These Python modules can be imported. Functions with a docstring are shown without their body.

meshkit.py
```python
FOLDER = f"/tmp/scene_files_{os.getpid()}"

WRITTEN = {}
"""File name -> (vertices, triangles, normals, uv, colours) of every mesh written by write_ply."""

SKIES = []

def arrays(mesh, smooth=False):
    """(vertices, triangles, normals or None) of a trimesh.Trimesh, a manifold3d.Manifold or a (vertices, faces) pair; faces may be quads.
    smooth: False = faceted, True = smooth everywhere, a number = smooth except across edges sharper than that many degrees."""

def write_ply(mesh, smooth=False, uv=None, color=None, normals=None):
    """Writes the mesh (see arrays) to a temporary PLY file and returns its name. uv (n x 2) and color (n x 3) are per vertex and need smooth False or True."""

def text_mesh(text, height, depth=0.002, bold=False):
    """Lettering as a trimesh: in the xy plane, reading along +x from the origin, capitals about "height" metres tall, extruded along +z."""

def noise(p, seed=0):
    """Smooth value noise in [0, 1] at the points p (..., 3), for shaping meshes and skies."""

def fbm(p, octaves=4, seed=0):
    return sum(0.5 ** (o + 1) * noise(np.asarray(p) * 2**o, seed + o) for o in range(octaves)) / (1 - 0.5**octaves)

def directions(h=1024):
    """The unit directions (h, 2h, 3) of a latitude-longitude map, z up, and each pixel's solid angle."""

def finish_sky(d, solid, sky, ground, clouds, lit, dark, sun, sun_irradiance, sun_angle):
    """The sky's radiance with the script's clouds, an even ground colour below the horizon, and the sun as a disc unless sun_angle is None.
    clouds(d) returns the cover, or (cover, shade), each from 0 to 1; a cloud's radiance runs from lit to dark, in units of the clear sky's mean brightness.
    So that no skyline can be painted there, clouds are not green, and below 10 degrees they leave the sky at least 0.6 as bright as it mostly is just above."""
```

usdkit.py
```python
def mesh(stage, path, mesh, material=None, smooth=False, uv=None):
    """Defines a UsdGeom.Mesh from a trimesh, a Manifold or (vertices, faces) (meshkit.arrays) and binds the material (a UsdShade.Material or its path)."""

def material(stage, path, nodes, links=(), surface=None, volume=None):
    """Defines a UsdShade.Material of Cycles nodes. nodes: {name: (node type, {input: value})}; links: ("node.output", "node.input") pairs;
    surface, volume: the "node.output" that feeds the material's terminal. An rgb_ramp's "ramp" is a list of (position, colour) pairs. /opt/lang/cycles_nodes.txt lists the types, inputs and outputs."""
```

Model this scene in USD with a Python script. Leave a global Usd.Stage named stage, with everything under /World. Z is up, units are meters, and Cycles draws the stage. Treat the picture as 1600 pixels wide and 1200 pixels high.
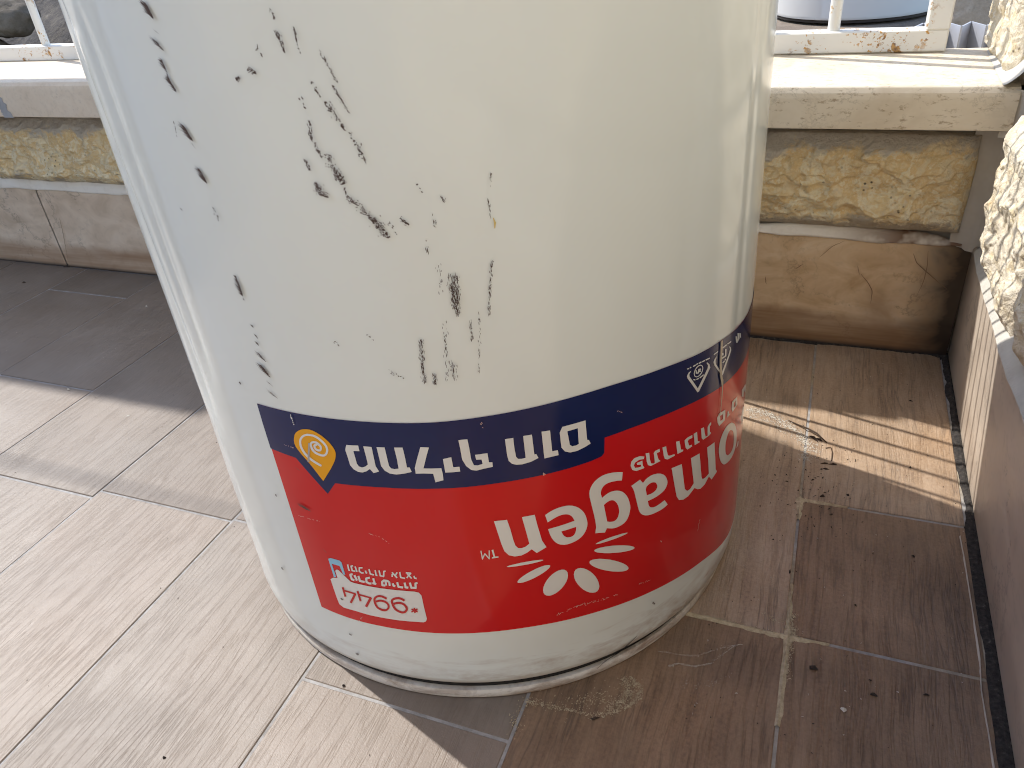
import math, json, random
import numpy as np, trimesh, usdkit, meshkit
from shapely.geometry import Polygon, LineString, box as sbox
from shapely.ops import unary_union
from pxr import Usd, UsdGeom, UsdLux, UsdShade, Gf, Sdf, Vt

S = 0.65                                  # one layout unit in metres
stage = Usd.Stage.CreateInMemory()
UsdGeom.SetStageUpAxis(stage, 'Z')
world = UsdGeom.Xform.Define(stage, '/World')
stage.SetDefaultPrim(world.GetPrim())
UsdGeom.Scope.Define(stage, '/World/Looks')

# ------------------------------------------------------------------ camera, sky, sun, exposure
RIGHT = (0.9314958, 0.3541629, -0.0829713)
DOWN = (0.1264692, -0.5291926, -0.8390237)
FWD = (-0.3410589, 0.7710537, -0.5377314)
cam = UsdGeom.Camera.Define(stage, '/World/camera')
cam.CreateHorizontalApertureAttr(36.0); cam.CreateVerticalApertureAttr(27.0)
cam.CreateFocalLengthAttr(27.08223)
cam.CreateClippingRangeAttr(Gf.Vec2f(0.01, 1000))
m = np.eye(4)
m[0, :3] = RIGHT; m[1, :3] = -np.array(DOWN); m[2, :3] = -np.array(FWD); m[3, :3] = (0, 0, S)
cam.AddTransformOp().Set(Gf.Matrix4d(*[float(v) for v in m.ravel()]))
EXPOSURE = 1.24
cam.CreateExposureAttr(EXPOSURE)

AZ, EL = math.radians(-70.4), math.radians(52.3)
SUN = np.array([math.cos(EL) * math.sin(AZ), math.cos(EL) * math.cos(AZ), math.sin(EL)])
SKY_STRENGTH, SUN_INTENSITY = 0.15, 0.60
dome = UsdLux.DomeLight.Define(stage, '/World/sky')
sky_mat = usdkit.material(stage, '/World/Looks/sky_air', {
    'sky': ('sky_texture', {'sky_type': 'single_scattering', 'sun_disc': False, 'sun_elevation': EL, 'sun_rotation': math.atan2(SUN[0], SUN[1]), 'aerosol_density': 0.9}),
    'bg': ('background_shader', {'strength': SKY_STRENGTH})}, [('sky.color', 'bg.color')], surface='bg.background')
UsdShade.MaterialBindingAPI.Apply(dome.GetPrim()).Bind(sky_mat)
dome.GetPrim().SetCustomDataByKey('kind', 'structure')
sun = UsdLux.DistantLight.Define(stage, '/World/sun')
sun.CreateNormalizeAttr(True); sun.CreateIntensityAttr(SUN_INTENSITY); sun.CreateAngleAttr(0.53)
sun.CreateColorAttr(Gf.Vec3f(1.0, 0.98, 0.945))
zx = SUN; xx = np.cross([0, 0, 1.0], zx); xx /= np.linalg.norm(xx); yx = np.cross(zx, xx)
ms = np.eye(4); ms[0, :3] = xx; ms[1, :3] = yx; ms[2, :3] = zx
sun.AddTransformOp().Set(Gf.Matrix4d(*[float(v) for v in ms.ravel()]))

# ------------------------------------------------------------------ helpers
rng = np.random.default_rng(7)
used = {}
def numbered(parent, name):
    k = (parent, name); n = used.get(k, 0); used[k] = n + 1
    return name if n == 0 else f'{name}_{n:03d}'
def path_of(parent): return '/World' if parent is None else str(parent.GetPath())
def tag(p, label=None, cat=None, group=None, kind=None):
    for k, v in (('label', label), ('category', cat), ('group', group), ('kind', kind)):
        if v: p.SetCustomDataByKey(k, v)
    return p
def thing(name, label=None, cat=None, group=None, kind=None):
    x = UsdGeom.Xform.Define(stage, '/World/' + numbered('/World', name)).GetPrim()
    return tag(x, label, cat, group, kind)
def obj(name, verts, faces, mat, parent=None, normals=None, smooth=False):
    """verts in metres; ONE Mesh prim under parent."""
    pp = path_of(parent); path = pp + '/' + numbered(pp, name)
    v = np.asarray(verts, float); f = np.asarray(faces, int)
    if normals is None:
        return usdkit.mesh(stage, path, (v, f), mat, smooth=smooth).GetPrim()
    me = usdkit.mesh(stage, path, (v, f), mat)
    me.CreateNormalsAttr(Vt.Vec3fArray.FromNumpy(np.asarray(normals, np.float32))); me.SetNormalsInterpolation('vertex')
    return me.GetPrim()
def tm(name, mesh, mat, parent=None, smooth=False):
    return obj(name, mesh.vertices, mesh.faces, mat, parent, smooth=smooth)
def cat_(ms): return trimesh.util.concatenate(ms)
def bbox(x0, x1, y0, y1, z0, z1, bev=0.0):
    """box in metres with optional bevelled edges"""
    if bev <= 0:
        b = trimesh.creation.box((x1 - x0, y1 - y0, z1 - z0)); b.apply_translation(((x0 + x1) / 2, (y0 + y1) / 2, (z0 + z1) / 2)); return b
    pts = []
    for sx in (0, 1):
        for sy in (0, 1):
            for sz in (0, 1):
                c = np.array([(x0, x1)[sx], (y0, y1)[sy], (z0, z1)[sz]]); d = np.array([1 - 2 * sx, 1 - 2 * sy, 1 - 2 * sz]) * bev
                for k in range(3):
                    e = d.copy(); e[k] = 0; pts.append(c + e)
    return trimesh.convex.convex_hull(np.array(pts))
def grid(fn, us, vs):
    """surface fn(u,v)->xyz on the grid us x vs: verts, quads"""
    U, V = np.meshgrid(us, vs, indexing='ij')
    P = fn(U, V); nu, nv = U.shape
    idx = np.arange(nu * nv).reshape(nu, nv)
    q = np.stack([idx[:-1, :-1], idx[1:, :-1], idx[1:, 1:], idx[:-1, 1:]], -1).reshape(-1, 4)
    return P.reshape(-1, 3), q
def q2t(q): return np.vstack([q[:, [0, 1, 2]], q[:, [0, 2, 3]]])
def tube(pts, r, n=10):
    pts = np.asarray(pts, float); V = []; F = []
    t = np.gradient(pts, axis=0); t /= np.linalg.norm(t, axis=1, keepdims=True)
    a = np.array([0, 0, 1.0]) if abs(t[0, 2]) < .9 else np.array([1.0, 0, 0])
    rr = np.broadcast_to(r, (len(pts),))
    for i, p in enumerate(pts):
        u = np.cross(t[i], a); u /= np.linalg.norm(u); w = np.cross(t[i], u)
        for k in range(n):
            th = 2 * np.pi * k / n; V.append(p + rr[i] * (math.cos(th) * u + math.sin(th) * w))
    for i in range(len(pts) - 1):
        for k in range(n):
            a0, a1 = i * n + k, i * n + (k + 1) % n
            F += [[a0, a1, a1 + n], [a0, a1 + n, a0 + n]]
    c0 = len(V); V.append(pts[0]); c1 = len(V); V.append(pts[-1])
    for k in range(n):
        F.append([c0, (k + 1) % n, k]); b = (len(pts) - 1) * n; F.append([c1, b + k, b + (k + 1) % n])
    return trimesh.Trimesh(V, F, process=False)
def lathe(prof, n=192, cx=0, cy=0):
    prof = np.asarray(prof, float); th = np.linspace(0, 2 * np.pi, n, endpoint=False)
    V = np.stack([prof[:, None, 0] * np.cos(th) + cx, prof[:, None, 0] * np.sin(th) + cy, np.repeat(prof[:, 1:2], n, 1)], -1).reshape(-1, 3)
    F = []
    for i in range(len(prof) - 1):
        k = np.arange(n); k2 = (k + 1) % n
        F.append(np.stack([i * n + k, i * n + k2, (i + 1) * n + k2, (i + 1) * n + k], 1))
    return V, q2t(np.vstack(F))
fbm = meshkit.fbm

# ------------------------------------------------------------------ materials
class Sock(str): pass
class G:
    def __init__(self): self.n, self.l = {}, []
    def __call__(self, kind, out=None, **kw):
        name = f'n{len(self.n)}'; vals = {}
        for k, v in kw.items():
            if isinstance(v, Sock): self.l.append((str(v), f'{name}.{k}'))
            else: vals[k] = v
        self.n[name] = (kind, vals)
        return Sock(f'{name}.{out}') if out else name
    def pos(self): return self('geometry', 'position')
    def nrm(self): return self('geometry', 'normal')
    def mul(self, v, s): return self('vector_math', 'vector', math_type='multiply', vector1=v, vector2=s)
    def noise(self, v, scale, detail=4, rough=.55, dist=0.0): return self('noise_texture', 'fac', vector=v, scale=scale, detail=detail, roughness=rough, distortion=dist)
    def ramp(self, f, stops): return self('rgb_ramp', 'color', fac=f, ramp=stops)
    def rng(self, v, a, b, c=0.0, d=1.0): return self('map_range', 'result', value=v, from_min=a, from_max=b, to_min=c, to_max=d, clamp=True)
    def m(self, op, a, b=0.5): return self('math', 'value', math_type=op, value1=a, value2=b)
    def mix(self, f, a, b, t='mix'): return self('mix_color', 'result', fac=f, a=a, b=b, blend_type=t)
    def bump(self, h, strength=.3, dist=.01, **kw): return self('bump', 'normal', height=h, strength=strength, distance=dist, **kw)
    def xyz(self, v):
        s = self('separate_xyz', vector=v); return Sock(s + '.x'), Sock(s + '.y'), Sock(s + '.z')
    def rand(self): return self('object_info', 'random')
    def done(self, name, **kw):
        p = self('principled_bsdf', 'BSDF', **kw)
        return usdkit.material(stage, '/World/Looks/' + name, self.n, self.l, surface=str(p))
def plain(name, c, rough=.5, spec=.5, **kw):
    g = G(); return g.done(name, base_color=c, roughness=rough, specular_ior_level=spec, **kw)

def tile_material(name, dark, mid, light, dust, dustamt, blotch=(.9, 1.08), spec=.5, fig=1.0):
    g = G(); p = g.pos(); r = g.rand()
    off = g('vector_math', 'vector', math_type='scale', vector1=(7.3, 11.1, 0.0), scale=r)
    q = g('vector_math', 'vector', math_type='add', vector1=p, vector2=off)
    warp = g.noise(g.mul(q, (9, 3, 9)), 1.0, 2)
    qx, qy, qz = g.xyz(q)
    xw = g.m('add', qx, g.m('multiply', warp, 0.03))
    qq = g('combine_xyz', 'vector', x=xw, y=qy, z=0.0)
    grain = g.noise(g.mul(qq, (75, 6, 1)), 1.0, 8, .72)
    fine = g.noise(g.mul(qq, (620, 55, 1)), 1.0, 4, .7)
    lines = g.m('power', g.m('subtract', 1.0, g.m('absolute', g.m('subtract', g.m('multiply', g.noise(g.mul(qq, (95, 5.0, 1)), 1.0, 4, .6), 2.0), 1.0))), 22.0)
    col = g.ramp(g.m('add', g.m('multiply', grain, .55), g.m('multiply', g.noise(p, 260, 5, .75), .45)), [(.33, dark), (.48, mid), (.66, light)])
    col = g.mix(g.rng(fine, .5, .68, 0, .4 * fig), col, dark)
    col = g.mix(g.m('multiply', g.m('multiply', lines, g.rng(g.noise(g.mul(qq, (14, 7, 1)), 1.0, 2), .42, .6)), .75 * fig), col, tuple(.6 * x for x in dark))
    patch = g.noise(p, 7.0, 4, .6)
    sp = g.noise(g.mul(p, (1, .6, 1)), 55.0, 5, .75)
    dm = g.m('multiply', g.rng(patch, .32, .68), g.rng(sp, .3, .7, .35, 1.0))
    col = g.mix(g.m('multiply', dm, dustamt), col, dust)
    blot = g.rng(g.noise(p, 4.5, 4, .6, .4), .35, .65, *blotch)
    col = g.mix(1.0, col, g('combine_xyz', 'vector', x=blot, y=blot, z=blot), 'multiply')
    tone = g('combine_xyz', 'vector', x=g.rng(r, 0, 1, .93, 1.08), y=g.rng(r, 0, 1, .94, 1.07), z=g.rng(r, 0, 1, .94, 1.06))
    col = g.mix(1.0, col, tone, 'multiply')
    h = g.m('add', g.m('multiply', grain, .35), g.m('add', g.m('multiply', fine, .6), g.m('add', g.m('multiply', lines, -.6), g.m('multiply', g.noise(p, 420, 4, .7), .6))))
    nn = g.bump(h, .25 + .15 * fig, .002)
    return g.done(name, base_color=col, roughness=g.rng(sp, .2, .8, .4, .58), specular_ior_level=spec, normal=nn)
M = {}
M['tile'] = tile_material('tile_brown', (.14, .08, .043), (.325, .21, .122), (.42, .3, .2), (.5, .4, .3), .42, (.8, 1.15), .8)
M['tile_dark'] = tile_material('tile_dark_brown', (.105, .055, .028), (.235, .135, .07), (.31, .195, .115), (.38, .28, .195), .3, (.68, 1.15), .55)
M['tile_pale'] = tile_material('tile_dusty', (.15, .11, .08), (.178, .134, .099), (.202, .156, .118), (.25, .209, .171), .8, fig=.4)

g = G(); p = g.pos(); n1 = g.noise(p, 60, 5, .7); n2 = g.noise(p, 6, 3)
c = g.ramp(n1, [(.3, (.2, .185, .17)), (.55, (.31, .295, .28)), (.75, (.4, .385, .37))])
c = g.mix(g.m('multiply', g.rng(n2, .45, .62), g.rng(Sock(g('separate_xyz', vector=p) + '.x'), -.2, -.04)), c, g.ramp(n1, [(.3, (.2, .15, .09)), (.7, (.42, .33, .2))]))
M['grout'] = g.done('floor_grout', base_color=c, roughness=.9, normal=g.bump(n1, .5, .004))
g = G(); p = g.pos(); n1 = g.noise(p, 220, 5, .7)
M['dirt'] = g.done('dark_dirt', base_color=g.ramp(n1, [(.35, (.012, .01, .009)), (.62, (.05, .042, .036)), (.75, (.17, .15, .13))]), roughness=.95, normal=g.bump(n1, .8, .004))
g = G(); p = g.pos(); n1 = g.noise(p, 160, 5, .7); 
M['sand'] = g.done('dry_cement', base_color=g.ramp(n1, [(.3, (.33, .26, .16)), (.7, (.6, .5, .34))]), roughness=.95, normal=g.bump(n1, .6, .003))

def skirting_material(name, c0, c1, c2, stain, right=False):
    g = G(); p = g.pos(); x, y, z = g.xyz(p)
    n1 = g.noise(g.mul(p, (1, 1, 1.6)), 14, 6, .6, .8); n2 = g.noise(p, 90, 4, .6); n3 = g.noise(p, 5, 4, .6, .5)
    col = g.ramp(n1, [(.3, c0), (.5, c1), (.7, c2)])
    col = g.mix(g.rng(n2, .55, .75, 0, .25), col, tuple(.55 * v for v in c1))
    vein = g.m('power', g.m('subtract', 1.0, g.m('absolute', g.m('subtract', g.m('multiply', g.noise(p, 8, 6, .68, .3), 2.0), 1.0))), 60.0)
    col = g.mix(g.m('multiply', g.m('multiply', vein, g.rng(n3, .44, .56)), .7), col, tuple(.4 * v for v in c1))
    zz = g.m('add', z, g.m('multiply', g.m('subtract', n3, .5), .05))
    low = g.rng(zz, .062, .044, 0, 1)
    if right:
        col = g.mix(g.m('multiply', low, .25), col, stain)
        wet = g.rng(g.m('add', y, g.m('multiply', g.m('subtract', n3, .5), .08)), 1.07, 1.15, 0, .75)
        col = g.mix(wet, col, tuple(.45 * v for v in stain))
    else:
        streak = g.noise(g.mul(p, (3, 1, 60)), 1.0, 4, .6)
        col = g.mix(g.m('multiply', low, g.rng(streak, .25, .65, .4, .95)), col, stain)
        mid = g.m('multiply', g.rng(n3, .53, .66, 0, .45), g.rng(x, -.02, .1, 0, 1)); col = g.mix(mid, col, stain)
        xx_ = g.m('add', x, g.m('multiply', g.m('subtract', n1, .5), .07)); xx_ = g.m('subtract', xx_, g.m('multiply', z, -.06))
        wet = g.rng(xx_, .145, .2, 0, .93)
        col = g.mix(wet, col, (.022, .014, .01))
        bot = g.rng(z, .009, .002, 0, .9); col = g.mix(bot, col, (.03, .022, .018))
    return g.done(name, base_color=col, roughness=g.rng(n1, .3, .7, .32, .5), specular_ior_level=.4, normal=g.bump(n2, .12, .002))
M['skirt'] = skirting_material('beige_skirting', (.5, .33, .18), (.64, .46, .28), (.74, .58, .4), (.23, .125, .06))
M['skirt_left'] = skirting_material('grey_beige_skirting', (.55, .42, .3), (.66, .52, .385), (.74, .61, .47), (.33, .2, .115))
M['skirt_right'] = skirting_material('smooth_brown_skirting', (.5, .41, .32), (.57, .475, .375), (.62, .525, .42), (.32, .245, .185), True)

def stone_material(name, stops, pit=.5, mort=None, bs=.6):
    g = G(); p = g.pos(); x, y, z = g.xyz(p)
    n1 = g.noise(p, 15, 8, .7, .4); n2 = g.noise(p, 140, 5, .7); n3 = g.noise(p, 42, 6, .68, .3)
    col = g.ramp(g.m('add', g.m('multiply', n1, .65), g.m('multiply', n3, .35)), stops)
    pits = g('voronoi_texture', 'distance', vector=p, scale=95.0)
    pm = g.m('multiply', g.rng(pits, .22, .1, 0, 1), g.rng(n1, .5, .6, 0, pit))
    col = g.mix(pm, col, (.07, .05, .035))
    col = g.mix(g.rng(n2, .5, .75, 0, .3), col, tuple(.55 * v for v in stops[1][1]))
    if mort:
        zz = g.m('add', z, g.m('add', g.m('multiply', g.m('subtract', n1, .5), .13), g.m('multiply', g.m('subtract', n3, .5), .03)))
        col = g.mix(g.rng(zz, mort, mort + .012), col, g.ramp(n2, [(.3, (.5, .45, .38)), (.7, (.6, .55, .47))]))
        low = g.rng(zz, .219, .208); col = g.mix(g.m('multiply', low, .8), col, g.ramp(n2, [(.3, (.34, .3, .25)), (.7, (.42, .38, .32))]))
    h = g.m('add', n3, g.m('multiply', n2, .4))
    return g.done(name, base_color=col, roughness=.85, specular_ior_level=.25, normal=g.bump(h, bs, .006))
M['stone'] = stone_material('rough_yellow_stone', [(.36, (.72, .62, .46)), (.43, (.82, .69, .45)), (.49, (.74, .54, .27)), (.53, (.85, .76, .55)), (.58, (.8, .62, .33)), (.66, (.76, .68, .54))], .9, mort=.308, bs=1.0)
M['stone_white'] = stone_material('rough_cream_stone', [(.36, (.42, .3, .16)), (.43, (.62, .52, .36)), (.52, (.7, .62, .49)), (.58, (.6, .48, .29)), (.66, (.7, .64, .54))], .8, bs=1.0)
M['stone_dim'] = stone_material('weathered_stone', [(.34, (.2, .155, .11)), (.45, (.29, .235, .18)), (.6, (.36, .3, .24)), (.7, (.24, .17, .1))], .5)

def mortar(name, a, b, sc=40):
    g = G(); p = g.pos(); n1 = g.noise(p, sc, 6, .65); n2 = g.noise(p, 9, 4, .6)
    col = g.ramp(g.m('add', g.m('multiply', n1, .5), g.m('multiply', n2, .5)), [(.35, a), (.65, b)])
    crack = g('voronoi_texture', 'distance', vector=p, scale=16.0, feature='distance_to_edge')
    col = g.mix(g.m('multiply', g.rng(crack, .02, .0, 0, .0), n1), col, a)
    return g.done(name, base_color=col, roughness=.9, specular_ior_level=.25, normal=g.bump(n1, .35, .004))
M['mortar'] = mortar('grey_mortar', (.45, .41, .36), (.55, .51, .45))
g = G(); p = g.pos(); x, y, z = g.xyz(p); n1 = g.noise(p, 70, 5, .7); n2 = g.noise(p, 12, 4, .6)
col = g.mix(g.rng(n1, .5, .7, 0, .5), (.84, .79, .7), (.7, .64, .55))
col = g.mix(g.m('multiply', g.rng(x, .02, .12), g.rng(n2, .42, .56)), col, (.2, .12, .075))
M['bead'] = g.done('grout_bead', base_color=col, roughness=.75, normal=g.bump(n1, .3, .003))
M['fillet'] = mortar('pale_fillet', (.43, .4, .35), (.54, .51, .45), 60)

g = G(); p = g.pos(); n1 = g.noise(p, 11, 6, .6, .7); n2 = g.noise(g.mul(p, (.45, 1, 1)), 150, 4, .7); n3 = g.noise(p, 300, 3)
col = g.ramp(n1, [(.3, (.55, .45, .32)), (.5, (.65, .56, .42)), (.7, (.7, .62, .49))])
col = g.mix(g.rng(n2, .57, .67, 0, .8), col, (.3, .22, .13))
vein = g.m('power', g.m('subtract', 1.0, g.m('absolute', g.m('subtract', g.m('multiply', g.noise(p, 13, 7, .7, .3), 2.0), 1.0))), 60.0)
col = g.mix(g.m('multiply', g.m('multiply', vein, g.rng(n1, .45, .58)), .6), col, (.26, .2, .13))
M['coping'] = g.done('coping_marble', base_color=col, roughness=.6, specular_ior_level=.35, normal=g.bump(n2, .2, .002, invert=True))
M['coping_pale'] = stone_material('coping_chalky', [(.34, (.6, .49, .35)), (.45, (.68, .56, .42)), (.6, (.72, .61, .47)), (.7, (.58, .46, .33))], .15, bs=.15)

def painted(name, base, rustamt):
    g = G(); p = g.pos(); n1 = g.noise(p, 75, 4, .6); n2 = g.noise(p, 16, 3); n3 = g.noise(p, 220, 4)
    m_ = g.m('maximum', g.m('multiply', g.rng(n1, .585, .62), g.rng(n2, .46, .54)), g.m('multiply', g.rng(n3, .6, .64), g.rng(n2, .45, .52)))
    col = g.mix(g.m('multiply', m_, rustamt), base, g.ramp(n3, [(.35, (.14, .05, .012)), (.6, (.5, .26, .05))]))
    col = g.mix(g.rng(n2, .4, .7, 0, .15), col, tuple(.8 * v for v in base))
    return g.done(name, base_color=col, roughness=g.m('add', .38, g.m('multiply', m_, .4)), normal=g.bump(g.m('add', n1, m_), .15, .002))
M['white_paint'] = painted('white_rusty_paint', (.72, .7, .64), 1.0)
M['rod_metal'] = plain('grey_rod_metal', (.45, .45, .46), .4)

# enamel of the heater
g = G(); p = g.pos(); x, y, z = g.xyz(p)
n1 = g.noise(g.mul(p, (1, 1, .25)), 9, 4); n2 = g.noise(g.mul(p, (1, 1, 6)), 12, 6, .7, .5); n3 = g.noise(p, 4.5, 1, .4)
col = g.mix(g.rng(n1, .35, .7, 0, .22), (.745, .785, .74), (.665, .68, .62))
zz = g.m('add', z, g.m('multiply', g.m('subtract', n2, .5), .11))
side = g.rng(x, -.42, -.12, .35, 1.0); n5 = g.noise(g.mul(p, (1, 1, 2.5)), 26, 5, .7)
dirt = g.m('maximum', g.m('multiply', g.m('multiply', g.rng(zz, .046, .008), g.rng(n5, .38, .6, .15, 1)), side), g.m('multiply', g.rng(z, .024, .015), .8))
col = g.mix(g.m('multiply', dirt, .92), col, (.27, .16, .09))
M['enamel'] = g.done('white_enamel', base_color=col, roughness=g.m('add', .13, g.m('multiply', dirt, .4)), specular_ior_level=.5, normal=g.bump(n3, .12, .02))
g = G(); p = g.pos(); n2 = g.noise(g.mul(p, (1, 1, 4)), 14, 6, .7, .5); n3 = g.noise(p, 160, 4, .7)
col = g.mix(g.rng(n2, .44, .62, 0, .85), (.64, .6, .53), (.27, .185, .125))
M['far_enamel'] = plain('far_tank_paint', (.52, .51, .49), .75, .3)
M['rim'] = g.done('worn_rim_paint', base_color=g.mix(g.rng(n3, .5, .7, 0, .3), col, (.2, .15, .11)), roughness=.5)
def print_mat(name, c, rough=.14):
    g = G(); n3 = g.noise(g.pos(), 4.5, 1, .4); n = g.noise(g.pos(), 8, 3)
    return g.done(name, base_color=g.mix(g.rng(n, .3, .7, 0, .12), c, tuple(.82 * v for v in c)), roughness=rough, specular_ior_level=.5, normal=g.bump(n3, .12, .02))
M['red'] = print_mat('red_print', (.6, .008, .010)); M['navy'] = print_mat('navy_print', (.004, .013, .075))
M['white_print'] = print_mat('white_print', (.74, .735, .69)); M['yellow'] = print_mat('yellow_print', (.8, .36, .0))
M['pale_blue'] = print_mat('pale_blue_print', (.28, .56, .72)); M['deep_red'] = print_mat('deep_red_print', (.5, .012, .014))
M['scuff'] = plain('dark_scuff', (.085, .06, .05), .75, .3); M['scuff_soft'] = plain('faint_scuff', (.25, .22, .2), .7, .3)
M['chip'] = plain('pale_chip', (.62, .42, .36), .6); M['gouge'] = plain('cream_gouge', (.58, .5, .38), .7); M['black'] = plain('black_gap', (.012, .011, .01), .8)
M['gash'] = plain('grey_gash', (.4, .38, .35), .6); M['ochre'] = plain('ochre_dab', (.6, .46, .16), .6); M['leaf'] = plain('dry_leaf', (.045, .026, .016), .8); M['twig'] = plain('dry_twig', (.06, .035, .02), .85)
M['crumb'] = plain('pale_crumb', (.55, .5, .42), .9); M['grit'] = plain('dark_grit', (.03, .022, .017), .9)
M['cloth'] = plain('shade_cloth', (.3, .3, .3), .9); M['wood'] = plain('brown_timber', (.2, .12, .07), .6); M['zinc'] = plain('zinc_sheet', (.5, .51, .55), .45, metallic=.4)

# ------------------------------------------------------------------ large structure
def U(*a): return np.array(a, float) * S
# ground beyond the parapet
g = G(); p = g.pos(); n1 = g.noise(p, 3, 6, .7); n2 = g.noise(p, 40, 5, .7)
M['earth'] = g.done('dry_earth', base_color=g.mix(g.rng(n2, .3, .7, 0, .5), g.ramp(n1, [(.35, (.17, .13, .095)), (.65, (.28, .225, .17))]), (.1, .075, .055)), roughness=.95, normal=g.bump(n2, .6, .02))
P, q = grid(lambda u, v: np.stack([u, v, -.012 + 0 * u], -1), np.linspace(-60, 60, 9), np.linspace(-60, 60, 9))
tag(obj('ground', P, q2t(q), M['earth']), kind='structure')

# floor: tiles laid in columns along the depth of the balcony, joints recessed
floor = thing('floor', kind='structure')
tag(floor, kind='structure')
P, q = grid(lambda u, v: np.stack([u, v, -.0011 + 0 * u], -1), np.linspace(-4.2 * S, .345 * S, 3), np.linspace(-1.9 * S, 1.83 * S, 3))
obj('grout_bed', P, q2t(q), M['grout'], floor)
JX, PX, L = .038, .3463, .92
known = {0: .859, 1: .5655, 2: .84, 3: .834, 4: .812, 5: 1.147, 6: .70, 7: 1.05}
gap = .0048
def tile(x0, x1, y0, y1, mat):
    z = random_tile.uniform(-.0005, .0005)
    a = bbox((x0 + gap / 2) * S, (x1 - gap / 2) * S, (y0 + gap / 2) * S, (y1 - gap / 2) * S, -.011, 0.0 + z, .0009)
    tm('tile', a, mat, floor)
random_tile = random.Random(3)
for k in range(0, 12):
    x1, x0 = JX - k * PX, JX - (k + 1) * PX
    y = known.get(k, random_tile.uniform(.2, 1.0))
    while y > -1.9: y -= L
    while y < 1.79:
        a, b = max(y, -1.88), min(y + L, 1.79)
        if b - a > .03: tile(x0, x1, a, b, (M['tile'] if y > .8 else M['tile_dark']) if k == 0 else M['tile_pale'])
        y += L
cuts = [-1.88, -.98, -.06, .863, 1.187, 1.787]
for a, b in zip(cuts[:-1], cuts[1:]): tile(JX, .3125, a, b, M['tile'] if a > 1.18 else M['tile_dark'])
# dark dirt in the gap beside the right wall, and along the foot of the back wall
def strip(path, widths, z, mat, name, parent, n=160, seed=0):
    path = np.asarray(path, float); t = np.linspace(0, len(path) - 1, n); c = np.stack([np.interp(t, np.arange(len(path)), path[:, i]) for i in range(2)], 1)
    w = np.interp(t, np.arange(len(path)), widths); d = np.gradient(c, axis=0); d /= np.linalg.norm(d, axis=1, keepdims=True); nn = np.stack([-d[:, 1], d[:, 0]], 1)
    r1 = fbm(np.stack([t * 7, 0 * t, 0 * t + seed], 1), 4, seed) ; r2 = fbm(np.stack([t * 7, 0 * t + 9, 0 * t + seed], 1), 4, seed + 5)
    A = c + nn * (w * (.25 + 1.3 * r1) / 2)[:, None]; B = c - nn * (w * (.25 + 1.3 * r2) / 2)[:, None]
    mid = np.column_stack([c, np.full(n, z + .0012)]); V = np.vstack([np.column_stack([A, np.full(n, z - .0016)]), mid, np.column_stack([B, np.full(n, z - .0016)])]); i = np.arange(n - 1)
    F = np.vstack([np.stack([i + n, i + n + 1, i + 1, i], 1), np.stack([i + 2 * n, i + 2 * n + 1, i + n + 1, i + n], 1)])
    return obj(name, V * [S, S, 1], q2t(F), mat, parent)
tag(strip([(.322, 1.8), (.322, 1.5), (.321, 1.1), (.32, .4), (.32, -.5)], [.022, .022, .027, .028, .028], .0007, M['dirt'], 'gap_dirt', floor, 400, 1), kind='stuff')
tag(strip([(-.2, 1.786), (.05, 1.786), (.2, 1.792), (.32, 1.80)], [.012, .016, .024, .06], .001, M['dirt'], 'corner_dirt', floor, 200, 2), kind='stuff')
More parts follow.
